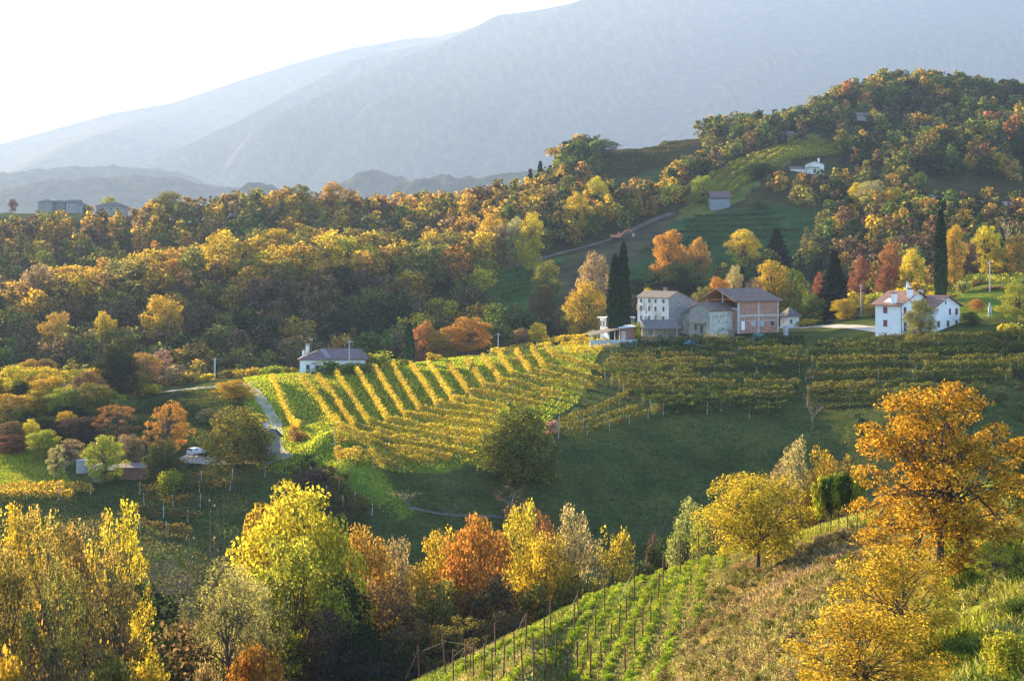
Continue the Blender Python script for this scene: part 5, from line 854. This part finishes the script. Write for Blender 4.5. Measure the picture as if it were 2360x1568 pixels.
 ('dense', 1204, 253, 934, 185, (.19, .19, .035), 'big rounded olive green tree alone at the edge of the meadow hollow'), ('bush', 1270, 276, 960, 36, 'pink', 'small pinkish bush behind the big rounded tree'), ('bare', 942, 233, 1122, 95, 'buff', 'grey twiggy bush tree in the hollow below the vineyard'), ('bare', 1172, 240, 1105, 105, 'plum', 'dark purple leafless shrub below the big rounded tree'), ('bush', 1185, 236, 1140, 90, 'plum', 'dark plum thicket at the foot of the leafless shrub'), ('bare', 1040, 234, 1150, 50, 'plum', 'small leafless shrub beside the footpath'), ('bare', 1872, 280, 895, 60, 'plum', 'leafless purple tree at the lower end of the vine terraces'), ('bush', 1990, 268, 935, 40, 'dgreen', 'small dark bush below the vine terraces'), ('bare', 1515, 238, 1180, 60, 'plum', 'grey leafless shrub at the bottom of the meadow'), ('bush', 720, 246, 1070, 80, 'plum', 'dark scrub bush on the bank right of the track'),
 # farm and around
 ('cypress', 1437, 378, 557, 34, 'cyp', 'taller of the twin cypresses beside the farmhouse, set behind', 0), ('cypress', 1418, 370, 585, 40, 'cyp', 'front cypress of the twins beside the farmhouse', 1), ('cypress', 943, 364, 742, 26, (.05, .085, .028), 'small lone cypress at the head of the vineyard', 0), ('cypress', 2168, 372, 482, 32, 'cyp', 'slim tall cypress above the white house', 1),
 ('big', 1366, 445, 578, 95, 'buff', 'pale buff tree left of the twin cypresses'), ('big', 1352, 430, 648, 100, 'gold', 'golden tree below the pale buff one by the cypresses'), ('big', 1262, 480, 600, 72, 'olive', 'olive gold tree in front of the low green terraces'), ('big', 1250, 470, 655, 70, 'brown', 'brown olive tree below the low green terraces'), ('big', 1085, 395, 730, 110, 'orange', 'rounded orange brown tree left of the vineyard pole'), ('big', 1020, 398, 755, 75, 'amber', 'amber tree left of the rounded orange brown one'), ('big', 978, 400, 738, 80, 'rust', 'russet tree right of the small lone cypress'), ('bigtall', 1240, 398, 742, 44, 'yellow', 'small bright yellow tree above the vineyard crest'), ('big', 1203, 402, 755, 46, 'buff', 'buff tree left of the small bright yellow tree'), ('bush', 1375, 392, 755, 44, 'yg', 'yellow green bush beside the flat roofed pavilion'), ('bush', 1340, 390, 770, 50, 'yellow', 'bright yellow bush at the crest left of the carport'),
 ('big', 1495, 400, 664, 44, 'gold', 'golden crown showing over the farmhouse roof'), ('bush', 1468, 386, 735, 40, 'yg', 'yellow green shrub between the cypresses and the farmhouse'), ('big', 1620, 420, 660, 60, 'olive', 'olive tree behind the old barn'), ('big', 1655, 424, 638, 62, 'orange', 'orange tree behind the stone cottage'), ('bigtall', 1694, 430, 610, 52, 'pale', 'pale green tree behind the brick building'), ('bigtall', 1738, 425, 640, 50, 'buff', 'buff columnar tree behind the brick building roof'), ('big', 1778, 428, 600, 100, 'gold', 'golden tree group behind the brick building roof'), ('big', 1830, 426, 618, 70, 'yg', 'yellow green tree right behind the brick building'), ('big', 1868, 398, 676, 64, 'green', 'round bright green tree right of the brick building'), ('bush', 1868, 392, 732, 70, 'yellow', 'low yellow bush under the round bright green tree'), ('spruce', 1923, 405, 576, 76, 'needle', 'tall dark spruce between the brick building and the white house'), ('big', 1890, 412, 690, 40, 'gold', 'small golden tree at the foot of the spruce'), ('big', 1948, 384, 687, 62, 'gold', 'round yellow tree by the driveway'), ('big', 2013, 378, 698, 46, 'amber', 'amber tree at the left wall of the white house'), ('big', 2124, 322, 688, 78, 'olive', 'round dark green tree in front of the white house'), ('big', 2237, 338, 718, 50, 'green', 'small green tree at the right wall of the white house'), ('big', 2252, 352, 688, 42, 'orange', 'small orange tree right of the white house'), ('bush', 1900, 388, 736, 46, 'dgreen', 'clipped dark hedge along the driveway'), ('bush', 1975, 384, 740, 34, 'olive', 'small clipped bush along the driveway'),
 ('bush', 2222, 380, 636, 48, 'silver', 'silvery olive shrub above the white house'), ('bush', 2290, 375, 655, 60, 'buff', 'buff twiggy shrub right above the white house'), ('bush', 2330, 372, 660, 60, 'amber', 'amber bush near the right edge above the lawn'), ('big', 2345, 330, 650, 90, 'yg', 'yellow green tree at the right edge beside the lawn'), ('bush', 2325, 318, 730, 70, 'yellow', 'yellow bush at the right edge below the lawn'), ('bush', 2345, 300, 790, 60, 'dgreen', 'dark bush at the right edge of the terraces'),
 ('big', 1985, 432, 588, 62, 'red', 'dark red tree on the slope left of the slim cypress'), ('big', 2052, 428, 558, 66, 'rust', 'tall rust tree on the slope left of the slim cypress'), ('big', 2045, 415, 610, 55, 'red', 'red shrub tree below the tall rust one'), ('big', 1890, 428, 625, 44, 'red', 'reddish tree behind the dark spruce'), ('big', 2100, 410, 572, 60, 'yellow', 'yellow tree close to the left of the slim cypress'), ('big', 2200, 420, 520, 50, 'gold', 'golden tree right behind the slim cypress'), ('big', 2230, 425, 555, 60, 'plum', 'dark plum tree right of the slim cypress'), ('big', 2278, 428, 520, 70, 'yellow', 'yellow tree above the yellow green vine terrace'), ('big', 2345, 420, 540, 60, 'amber', 'amber tree at the right edge above the vine terrace'), ('bare', 2330, 440, 480, 60, 'buff', 'tall leafless tree at the right edge'), ('bare', 2090, 432, 545, 50, 'buff', 'leafless grey tree behind the yellow ones'),
 # mid slope
 ('big', 1545, 505, 530, 88, 'orange', 'orange brown tree above the farmhouse on the far slope'), ('big', 1610, 505, 545, 60, 'amber', 'amber tree right of the orange brown one on the far slope'), ('big', 1560, 490, 605, 100, 'dgreen', 'dark green tree behind the farmhouse roof'), ('big', 1715, 520, 528, 75, 'yellow', 'bright yellow topped tree on the far slope above the brick building'), ('spruce', 1790, 520, 525, 60, 'needle', 'dark conifer on the far slope right of the yellow topped tree'), ('larch', 1858, 520, 522, 36, 'pale', 'pale yellow larch below the hillside house'), ('larch', 1884, 524, 502, 44, 'pale', 'taller pale larch below the hillside house'), ('big', 1747, 600, 460, 55, 'green', 'round green tree right of the hay barn'), ('big', 1618, 640, 405, 60, 'yg', 'yellow green tree left of the hay barn'), ('big', 1510, 655, 422, 62, 'orange', 'vivid orange tree on the ridge left of the hay barn'), ('bigtall', 1226, 535, 488, 70, 'yellow', 'brilliant yellow tree on the wooded ridge left of the dirt track'), ('bigtall', 1190, 540, 500, 50, 'pale', 'pale yellow tree touching the brilliant yellow one'), ('big', 1160, 545, 515, 70, 'buff', 'buff tree left of the brilliant yellow one'), ('bigtall', 1130, 560, 490, 60, 'gold', 'golden tree on the ridge above the dark valley'), ('bigtall', 2010, 580, 415, 70, 'pale', 'pale yellow poplar on the slope right of the hillside house'), ('bigtall', 2060, 570, 430, 70, 'gold', 'golden poplar on the slope right of the hillside house'), ('bigtall', 1975, 590, 420, 50, 'yellow', 'yellow poplar just right of the hillside house'), ('bare', 1950, 640, 400, 60, 'buff', 'ivy clad leaning trunk right of the hillside house'), ('big', 1755, 660, 375, 80, 'dgreen', 'dark broad tree left of the hillside house'), ('big', 2120, 600, 395, 60, 'green', 'green tree left of the hillside pole'),
 ('larch', 712, 545, 535, 60, 'amber', 'amber larch beside the golden oak on the wooded ridge'), ('larch', 820, 545, 535, 50, 'olive', 'olive larch right of the yellow tree on the wooded ridge'), ('larch', 862, 542, 540, 50, 'olive', 'second larch of the row on the wooded ridge'), ('larch', 918, 545, 545, 56, 'olive', 'third larch of the row on the wooded ridge'), ('larch', 955, 545, 545, 44, 'olive', 'last larch of the row on the wooded ridge'), ('bigtall', 785, 548, 543, 62, 'yellow', 'bright yellow tree among larches on the wooded ridge'), ('big', 640, 552, 526, 100, 'gold', 'big golden oak on the wooded ridge'), ('big', 560, 545, 556, 70, 'gold', 'golden oak left of the big one on the wooded ridge'), ('bigtall', 890, 555, 540, 40, 'orange', 'orange tree between the larches'),
 ('big', 90, 510, 610, 85, 'buff', 'tall buff tree on the left edge of the nearer wood'), ('big', 370, 445, 680, 95, 'gold', 'round golden tree standing out in the shaded wood'), ('big', 240, 440, 715, 70, 'gold', 'golden tree low in the wood near the dark conifer'), ('big', 130, 440, 718, 90, 'amber', 'amber tree low in the wood at left'), ('snag', 712, 430, 680, 30, 'buff', 'bare grey tree in the shaded wood'),
 # far crest
 ('big', 690, 715, 424, 72, 'olive', 'dark olive oak standing up on the far crest'), ('big', 765, 715, 418, 74, 'amber', 'tallest amber oak on the far crest'), ('big', 388, 700, 440, 78, 'olive', 'dark olive oak on the far crest at left'), ('big', 500, 712, 462, 70, 'amber', 'amber oak on the far crest left of centre'), ('big', 812, 712, 456, 48, 'red', 'flame red tree on the far crest'), ('snag', 845, 716, 440, 30, 'buff', 'bare spiky tree on the far crest'), ('big', 1050, 705, 458, 50, 'orange', 'orange tree on the far crest right of centre'), ('big', 580, 716, 478, 50, 'yellow', 'yellow tree on the far crest'), ('big', 330, 700, 478, 60, 'gold', 'golden tree on the far crest right of the farmstead'),
 ('spruce', 1222, 740, 388, 34, 'needle', 'first dark fir at the left foot of the right hill'), ('spruce', 1245, 745, 370, 34, 'needle', 'tallest dark fir at the left foot of the right hill'), ('spruce', 1268, 750, 380, 30, 'needle', 'third dark fir at the left foot of the right hill'), ('spruce', 1290, 700, 400, 40, 'needle', 'dark fir in front of the other firs'), ('big', 1390, 800, 320, 70, 'olive', 'broad dark tree breaking the skyline of the terraced ridge'),
 ('larch', 1310, 640, 408, 32, 'olive', 'slim larch left in the row below the skyline terraces'), ('larch', 1330, 640, 400, 32, 'olive', 'second slim larch in the row below the skyline terraces'), ('larch', 1352, 645, 395, 32, 'olive', 'third slim larch in the row below the skyline terraces'), ('bigtall', 1375, 630, 405, 60, 'yellow', 'yellow tree right of the slim larches'), ('big', 1330, 585, 440, 70, 'gold', 'golden tree below the slim larches'), ('big', 1440, 640, 430, 60, 'gold', 'gold tree left of the vivid orange one'), ('tall', 28, 870, 458, 26, 'plum', 'lone columnar tree left of the villa'), ('big', 250, 880, 452, 46, 'yg', 'yellow green tree behind the farmstead roof'), ('big', 206, 872, 472, 24, 'orange', 'small orange tree between hamlet and farmstead'),
]
for e in T:
    kind, u, y, vt, w, c_, lab = e[:7]; w = w * 1.4 if 118 <= y <= 165 else w; nm = {'walnut': 'walnut_tree', 'spruce': 'conifer_tree', 'larch': 'larch_tree', 'cypress': 'cypress_tree', 'bush': 'shrub', 'bigbush': 'shrub', 'bare': 'leafless_tree', 'snag': 'dead_tree', 'willow': 'willow_tree'}.get(kind, 'autumn_tree')
    tree(nm, kind, u, y, vt, w, c_, lab, cat='shrub' if 'bush' in kind else ('cypress' if kind == 'cypress' else 'tree'), var=e[7] if len(e) > 7 else None)
rs = np.random.default_rng(88); k_ = 0
for u, y, vt, w in [(1958, 425, 660, 60), (1990, 415, 668, 55), (2030, 405, 660, 60), (2075, 400, 655, 60), (2115, 398, 640, 60), (2140, 396, 650, 50), (1975, 400, 690, 50), (2090, 388, 668, 50), (2150, 386, 668, 46), (2185, 380, 672, 60), (2060, 420, 625, 60), (2120, 425, 600, 50), (2010, 440, 620, 60), (1930, 440, 640, 50), (2245, 392, 640, 60), (2300, 395, 630, 60), (2200, 398, 650, 60)]:
    c_ = ['yellow', 'gold', 'yg', 'yellow', 'amber'][k_ % 5]; k_ += 1
    tree('shrub', 'bush', u, y, vt, w, c_, '%s sunlit shrub on the slope above the white house' % {'yellow': 'bright yellow', 'gold': 'golden', 'yg': 'yellow green', 'amber': 'amber'}[c_], cat='shrub', group='shrubs above the white house')
rs = np.random.default_rng(98)
for i in range(26):
    u = rs.uniform(1940, 2180); y = rs.uniform(392, 445); c_ = ['yellow', 'gold', 'yg', 'yellow', 'amber'][i % 5]
    tree('shrub', 'bush', u, y, VH - (float(H(*at(u, y))) + rs.uniform(2.5, 5)) * F / y, rs.uniform(36, 62), c_, '%s sunlit shrub on the slope above the white house' % {'yellow': 'bright yellow', 'gold': 'golden', 'yg': 'yellow green', 'amber': 'amber'}[c_], cat='shrub', group='shrubs above the white house')
GR = [(-60, 300), (120, 285), (235, 300), (330, 345), (330, 368), (-60, 372)]
nmd = [(np.array(at(e[1], e[2])), e[4] / F * e[2] * .5) for e in T]; i = 0
for _ in range(400):
    u = rs.uniform(-60, 335); y = rs.uniform(286, 372); q = np.array(at(u, y))
    if i >= 26 or not inpoly(np.array([q[0]]), np.array([q[1]]), wp(GR))[0] or any(np.hypot(*(q - b)) < .75 * r_ for b, r_ in nmd): continue
    nmd.append((q, 3.0)); c_ = ['olive', 'dgreen', 'gold', 'brown', 'olive', 'amber', 'yg'][i % 7]; i += 1; hg = rs.uniform(5, 9)
    tree('autumn_tree', 'big', u, y, VH - (float(H(*q)) + hg) * F / y, hg * rs.uniform(.8, 1.1) * F / y, c_, '%s tree filling the grove round the tiny cottage at left' % {'olive': 'olive', 'dgreen': 'dark green', 'gold': 'golden', 'brown': 'brown', 'amber': 'amber', 'yg': 'yellow green'}[c_], group='grove round the tiny cottage')
# ------------------------------------------------------------------ the nearer wood: single trees on the left ridge
named = [(np.array(at(e[1], e[2])), e[4] / F * e[2] * .5) for e in T]
TRK = [GV(*q)[:2] for q in [(1130, 630), (1200, 610), (1270, 590), (1340, 572), (1420, 548), (1490, 515), (1555, 490)]]
BELOW = [(q[0], q[1] + 4) for q in TRK] + [at(1570, 560), at(1440, 500), at(1290, 470), at(1130, 478)]
ABOVE = [((q[0] - UC * 0) / q[1] * F + UC, q[1] + 6) for q in TRK] + [(1570, 690), (1420, 690), (1150, 600)]
print([tuple(np.round(q)) for q in TRK])
BAN = [BELOW] + [wp(p) for p in ( [(1440, 515), (1600, 500), (1870, 520), (1900, 585), (1690, 650), (1600, 645), (1540, 620)], [(1380, 660), (1480, 640), (1620, 760), (1600, 880), (1380, 860)], [(1570, 630), (1680, 626), (1940, 745), (1890, 772), (1570, 655)], [(2140, 596), (2400, 590), (2400, 612), (2140, 622)], [(2170, 360), (2420, 330), (2420, 420), (2150, 400)], [(1480, 380), (2300, 330), (2300, 400), (2140, 405), (1850, 415), (1480, 415)], [(1830, 640), (1920, 640), (1920, 690), (1810, 690)], [(1780, 755), (1830, 755), (1830, 780), (1780, 780)], [(1960, 770), (2010, 770), (2010, 805), (1960, 805)])]
def scatter(poly, step, rng, clear=1.0):
    w = np.array(wp(poly)); x0, y0 = w.min(0); x1, y1 = w.max(0); out = []
    for i, y in enumerate(np.arange(y0, y1, step * .87)):
        for x in np.arange(x0 + (i % 2) * step / 2, x1, step):
            q = np.array([x, y]) + rng.uniform(-.33, .33, 2) * step
            if not inpoly(np.array([q[0]]), np.array([q[1]]), w.tolist())[0]: continue
            if any(inpoly(np.array([q[0]]), np.array([q[1]]), b)[0] for b in BAN): continue
            if any(np.hypot(*(q - p)) < clear * r_ for p, r_ in named): continue
            out.append(q)
    return out
rng = np.random.default_rng(404)
WOOD = [(-160, 418), (250, 412), (700, 405), (960, 402), (1180, 415), (1340, 448), (1420, 470), (1330, 492), (1120, 492), (1150, 560), (900, 572), (500, 572), (200, 552), (-160, 545)]
pts = scatter(WOOD, 12.4, rng, .8)
WORDS = dict(gold='golden', amber='amber', orange='orange', olive='olive', brown='brown', green='green', rust='russet', dgreen='dark green', yellow='yellow', plum='dull purple')
for x, y in pts:
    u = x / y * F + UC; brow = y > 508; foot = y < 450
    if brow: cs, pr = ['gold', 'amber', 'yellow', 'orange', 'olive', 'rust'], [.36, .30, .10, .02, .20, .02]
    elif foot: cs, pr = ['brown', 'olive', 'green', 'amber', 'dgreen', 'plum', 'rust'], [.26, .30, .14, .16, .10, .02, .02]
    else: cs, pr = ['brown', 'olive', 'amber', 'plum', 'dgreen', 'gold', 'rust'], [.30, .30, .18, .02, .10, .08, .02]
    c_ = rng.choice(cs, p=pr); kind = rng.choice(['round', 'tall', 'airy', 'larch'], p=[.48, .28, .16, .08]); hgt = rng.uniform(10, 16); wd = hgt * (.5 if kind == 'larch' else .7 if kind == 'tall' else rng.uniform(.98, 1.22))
    z = float(H(x, y)); vt = VH - (z + hgt) * F / y
    zone = ('brow' if brow else 'foot' if foot else 'flank'); side = 'left end' if u < 180 else 'left' if u < 420 else 'middle' if u < 700 else 'right' if u < 950 else 'right end'
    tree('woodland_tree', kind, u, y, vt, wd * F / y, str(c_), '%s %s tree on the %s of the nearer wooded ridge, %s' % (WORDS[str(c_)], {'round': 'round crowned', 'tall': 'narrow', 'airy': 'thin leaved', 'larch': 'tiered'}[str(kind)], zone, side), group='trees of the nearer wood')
print('named', len(T), 'wood', len(pts))
# ------------------------------------------------------------------ distant woods, one mass each
LOWB = [broadleaf(300 + s, 430, 0.105, 13, 0.47, 0.10, 0.25, 0.32, 0.02, limbs=False, aspect=.75)[0] for s in range(4)] + [broadleaf(310 + s, 400, 0.095, 12, 0.30, 0.08, 0.25, 0.36, 0.02, limbs=False, aspect=.75)[0] for s in range(2)] + [conifer(320, 11, 6, 6, .2, .10, .2)[0]]
MIDB = [broadleaf(340 + s, 1500, 0.05, 24, 0.42, 0.03, 0.25, 0.26, 0.02, limbs=False)[0] for s in range(6)] + [LOWB[6]]
def mass(name, polys, step, cols, prob, hr, seed, clear=.7, conif=.06, bank=LOWB):
    rng = np.random.default_rng(seed); VV = []; CC = []; n = 0
    for poly in polys:
        for x, y in scatter(poly, step, rng, clear):
            k = 6 if rng.random() < conif else rng.integers(0, 6); v = bank[k][0]; hgt = rng.uniform(*hr); w = hgt * rng.uniform(.85, 1.15); a = rng.uniform(0, 6.28); ca, sa = np.cos(a), np.sin(a)
            z = float(H(x, y)); VV.append(np.stack([x + (v[:, 0] * ca - v[:, 1] * sa) * w, y + (v[:, 0] * sa + v[:, 1] * ca) * w, z + v[:, 2] * hgt], -1)); lit_bias = fbm(np.array([x / 30]), np.array([y / 30]), 12)[0]
            c = np.array(PAL[cols[rng.choice(len(cols), p=prob)]]) * rng.uniform(.75, 1.2); c = np.array(PAL['dgreen']) * 1.2 if k == 6 else c; CC.append(np.broadcast_to(c, v.shape)); n += 1
    V = np.concatenate(VV); me = np_mesh(name, V, np.arange(len(V)).reshape(-1, 4), LEAF_T); set_tint(me, np.concatenate(CC)); tag(link(name, me), kind='stuff'); print(name, n)
mass('far_crest_woods', [[(-160, 560), (500, 585), (900, 585), (1150, 585), (1310, 600), (1340, 700), (1200, 745), (700, 750), (350, 720), (-160, 700)]], 12, ['amber', 'gold', 'olive', 'orange', 'brown', 'rust', 'green'], [.28, .12, .28, .02, .26, .02, .02], (10, 15), 71)
mass('track_woods', [ABOVE], 8.5, ['amber', 'gold', 'olive', 'green', 'brown', 'dgreen', 'yg'], [.16, .16, .26, .12, .12, .1, .08], (9, 14), 79)
mass('hill_woods', [[(1250, 640), (1330, 600), (1480, 660), (1560, 700), (1600, 790), (1700, 830), (1960, 860), (2800, 880), (2800, 700), (2800, 640), (2060, 640), (1960, 690), (1900, 740), (1700, 700), (1560, 660), (1420, 620)],], 10.5, ['olive', 'dgreen', 'green', 'brown', 'amber', 'gold', 'rust', 'plum'], [.24, .36, .22, .07, .05, .03, .01, .02], (8, 14), 72)
mass('hill_crest_woods', [[(1590, 800), (1700, 790), (1850, 800), (1950, 830), (2420, 840), (2420, 930), (1900, 900), (1650, 870)], [(1960, 880), (2430, 880), (2430, 1000), (1960, 985)], [(1230, 700), (1320, 690), (1400, 770), (1430, 830), (1330, 830), (1230, 780)]], 9.5, ['olive', 'amber', 'green', 'gold', 'dgreen', 'rust'], [.27, .10, .24, .06, .31, .02], (9, 15), 73, conif=0)
mass('slope_woods', [[(1420, 450), (1560, 440), (1880, 430), (2140, 430), (2800, 430), (2800, 570), (2140, 590), (2100, 630), (1900, 650), (1700, 640), (1880, 590), (1900, 520), (1600, 500), (1440, 505)]], 9.5, ['olive', 'dgreen', 'brown', 'green', 'plum', 'amber', 'gold'], [.28, .24, .16, .14, .04, .08, .06], (7, 11), 74)
mass('hedgerow_woods', [[(-150, 385), (250, 385), (420, 388), (600, 382), (600, 400), (250, 408), (-150, 412)]], 8, ['gold', 'amber', 'olive', 'brown', 'yg'], [.2, .2, .3, .2, .1], (4, 7), 75)
mass('gully_undergrowth', [[(-150, 120), (500, 128), (900, 132), (1300, 150), (1700, 150), (1700, 175), (1300, 178), (900, 172), (560, 165), (300, 150), (-150, 160)]], 5.2, ['olive', 'dgreen', 'brown', 'plum', 'amber'], [.3, .25, .2, .15, .1], (7, 14), 76, .1, 0, MIDB)
# ------------------------------------------------------------------ grass and rough growth
def grass(name, polys, n, hr, wr, cols, seed, lean=.4, clumpy=0.0):
    rng = np.random.default_rng(seed); PT = []
    for poly in polys:
        w = np.array(wp(poly)); x0, y0 = w.min(0); x1, y1 = w.max(0); x = rng.uniform(x0, x1, n * 3); y = rng.uniform(y0, y1, n * 3); k = inpoly(x, y, w.tolist()); x, y = x[k], y[k]
        if clumpy: k = fbm(x / 1.6, y / 1.6, seed, 3) > clumpy; x, y = x[k], y[k]
        PT.append(np.stack([x, y], -1)[:n])
    p = np.concatenate(PT); m = len(p); z = H(p[:, 0], p[:, 1]); h = rng.uniform(*hr, m) * (.6 + .8 * fbm(p[:, 0] / 2.5, p[:, 1] / 2.5, seed + 3, 2)); w_ = rng.uniform(*wr, m); a = rng.uniform(0, 6.28, m); l = rng.normal(size=(m, 2)) * lean * h[:, None]
    base = np.stack([p[:, 0], p[:, 1], z - .02], -1); d = np.stack([np.cos(a) * w_, np.sin(a) * w_, 0 * a], -1); tip = base + np.stack([l[:, 0], l[:, 1], h], -1)
    V = np.stack([base - d, base + d, tip], 1).reshape(-1, 3); q = fbm(p[:, 0] / 9, p[:, 1] / 9, seed + 1, 3); cols = np.array(cols); ci = np.clip(((q - .28) / .44 + rng.normal(size=m) * .16) * len(cols), 0, len(cols) - .01).astype(int)
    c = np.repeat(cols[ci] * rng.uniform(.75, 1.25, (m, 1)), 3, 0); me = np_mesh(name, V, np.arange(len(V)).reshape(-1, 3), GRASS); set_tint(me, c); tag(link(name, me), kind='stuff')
grass('bank_grass', [[(690, 290), (720, 262), (800, 244), (900, 230), (960, 232), (860, 252), (790, 270), (750, 292)]], 9000, (.12, .26), (.04, .10), [(.36, .46, .035), (.46, .50, .04)], 507)
grass('meadow_grass', [[(596, 258), (760, 252), (1150, 262), (1330, 300), (1400, 385), (880, 378), (560, 356)], [(-150, 254), (170, 257), (120, 288), (-150, 290)]], 75000, (.22, .5), (.08, .2), [(.40, .47, .035), (.50, .52, .04), (.47, .46, .05)], 501)
grass('shaded_grass', [[(600, 200), (900, 215), (1250, 225), (1700, 225), (2300, 215), (2400, 300), (2200, 330), (1900, 345), (1400, 330), (1300, 285), (1100, 258), (760, 250)], [(-100, 170), (500, 168), (620, 215), (600, 250), (300, 262), (-100, 258)], [(250, 265), (560, 262), (560, 350), (330, 352)]], 42000, (.14, .34), (.06, .18), [(.05, .075, .022), (.085, .11, .03), (.12, .135, .035), (.15, .135, .05)], 502)  # blades coloured darker than meadow_grass to carry the shade
grass('slope_grass', [[(700, 72), (900, 119), (1700, 125), (1660, 108), (1540, 80), (1430, 52)]], 60000, (.08, .26), (.03, .07), [(.18, .25, .03), (.26, .32, .04), (.34, .35, .05), (.40, .34, .11)], 503, .5, .34)
grass('dry_bank_growth', [[(1540, 55), (1480, 78), (1610, 104), (1720, 116), (1970, 116), (2080, 92), (1900, 55)]], 34000, (.12, .4), (.03, .08), [(.36, .26, .14), (.42, .30, .12), (.25, .22, .06), (.16, .17, .04), (.38, .34, .12)], 504, .6, .36)
grass('verge_grass', [[(2060, 58), (2170, 80), (2150, 112), (2900, 108), (2900, 45)]], 60000, (.2, .6), (.03, .08), [(.26, .32, .035), (.36, .38, .05), (.50, .44, .16), (.2, .27, .04)], 505, .5, .3)
grass('crest_grass', [[(1640, 124), (1760, 113), (1900, 110), (2120, 108), (2130, 116), (1900, 118), (1760, 120)]], 9000, (.2, .5), (.03, .08), [(.48, .42, .14), (.38, .38, .05)], 506)
BANKB = [bush(330 + s, 230, .115, 7)[0] for s in range(4)]
def scrub(name, polys, n, hr, cols, seed, thr=.45):
    rng = np.random.default_rng(seed); VV = []; CC = []; cols = np.array(cols)
    for poly in polys:
        w = np.array(wp(poly)); x0, y0 = w.min(0); x1, y1 = w.max(0); x = rng.uniform(x0, x1, n * 6); y = rng.uniform(y0, y1, n * 6)
        k = inpoly(x, y, w.tolist()) & (fbm(x / 3, y / 3, seed, 3) > thr); x, y = x[k][:n], y[k][:n]; z = H(x, y); q = fbm(x / 4, y / 4, seed + 4, 3)
        for i in range(len(x)):
            v = BANKB[rng.integers(0, 4)][0]; h = rng.uniform(*hr); s = h * rng.uniform(.9, 1.6); a = rng.uniform(0, 6.28); ca, sa = np.cos(a), np.sin(a)
            VV.append(np.stack([x[i] + (v[:, 0] * ca - v[:, 1] * sa) * s, y[i] + (v[:, 0] * sa + v[:, 1] * ca) * s, z[i] + v[:, 2] * h], -1)); ci = int(np.clip(((q[i] - .3) / .4 + rng.normal() * .2) * len(cols), 0, len(cols) - 1)); CC.append(np.broadcast_to(cols[ci] * rng.uniform(.75, 1.2), v.shape))
    V = np.concatenate(VV); me = np_mesh(name, V, np.arange(len(V)).reshape(-1, 4), LEAF_T); set_tint(me, np.concatenate(CC)); tag(link(name, me), kind='stuff')
scrub('bank_scrub', [[(1540, 56), (1480, 78), (1600, 102), (1700, 113), (1760, 113), (1970, 112), (2060, 92), (1900, 56)]], 900, (.25, .75), [(.42, .30, .14), (.46, .34, .14), (.24, .23, .06), (.14, .17, .04), (.40, .32, .15)], 601, .40)
scrub('verge_scrub', [[(2060, 56), (2170, 80), (2150, 108), (2900, 106), (2900, 45)]], 900, (.3, .8), [(.20, .27, .035), (.32, .34, .05), (.12, .18, .03), (.40, .36, .12)], 602, .42)
rs2 = np.random.default_rng(77); VV = []; CC = []
LN = [(1010 + 62 * i, 1430 + 80 * i) for i in range(13)]
for i in range(11):
    a_ = GV(1000 + 68 * i, 1590 + 12 * i, 50, 130); b_ = GV(1255 + 45 * i, 1450 - 12 * i, 50, 130)
    d_ = b_[:2] - a_[:2]
    for s in np.arange(-.25, 1.5, .009):
        q = a_[:2] + d_ * s + rs2.normal(size=2) * .17; u_ = q[0] / q[1] * F + UC
        if q[1] > 124 or q[1] < 54 or u_ > np.interp(q[1], [54, 80, 108, 124], [1440, 1520, 1650, 1690]) or rs2.random() < .12: continue
        v = BANKB[rs2.integers(0, 4)][0]; h_ = rs2.uniform(.2, .6); s_ = h_ * rs2.uniform(1.0, 1.7); an = rs2.uniform(0, 6.28); ca, sa = np.cos(an), np.sin(an)
        VV.append(np.stack([q[0] + (v[:, 0] * ca - v[:, 1] * sa) * s_, q[1] + (v[:, 0] * sa + v[:, 1] * ca) * s_, float(H(*q)) + v[:, 2] * h_], -1)); CC.append(np.broadcast_to(np.array([(.44, .54, .04), (.34, .46, .035), (.52, .54, .06), (.22, .34, .03)][rs2.integers(0, 4)]) * rs2.uniform(.8, 1.2), v.shape))
V = np.concatenate(VV); me = np_mesh('row_weeds', V, np.arange(len(V)).reshape(-1, 4), LEAF_T); set_tint(me, np.concatenate(CC)); tag(link('row_weeds', me), kind='stuff'); print('weeds', len(VV))
scrub('slope_weeds', [[(760, 74), (900, 117), (1680, 122), (1640, 106), (1520, 80), (1430, 55)]], 350, (.10, .28), [(.14, .24, .03), (.22, .30, .035), (.10, .17, .03), (.30, .28, .08)], 603, .50)
scrub('hollow_scrub', [[(640, 236), (800, 222), (850, 234), (700, 262)], [(2250, 270), (2420, 260), (2420, 330), (2300, 320)]], 160, (.5, 1.6), [(.14, .11, .05), (.10, .12, .035), (.18, .14, .05)], 604, .42)
# ------------------------------------------------------------------ haze: one closed box of even density round everything
hm, nt, out = new_mat('haze_air'); pv = N(nt, 'ShaderNodeVolumePrincipled'); pv.inputs['Color'].default_value = (*HAZE_COLOR, 1); pv.inputs['Density'].default_value = HAZE_DENSITY; pv.inputs['Anisotropy'].default_value = HAZE_ANISO; nt.links.new(pv.outputs[0], out.inputs['Volume'])
zt = float(max(MZ.max(), ZG.max())) + 40
hz = MB().box(-18800, -200, min(float(ZG.min()), float(MZ.min())) - 60, 18800, 20400, zt).build('haze', hm); tag(hz, kind='stuff'); hz.visible_shadow = True
print('haze top', zt, 'mz', MZ.min(), MZ.max(), 'zg', ZG.min(), ZG.max())
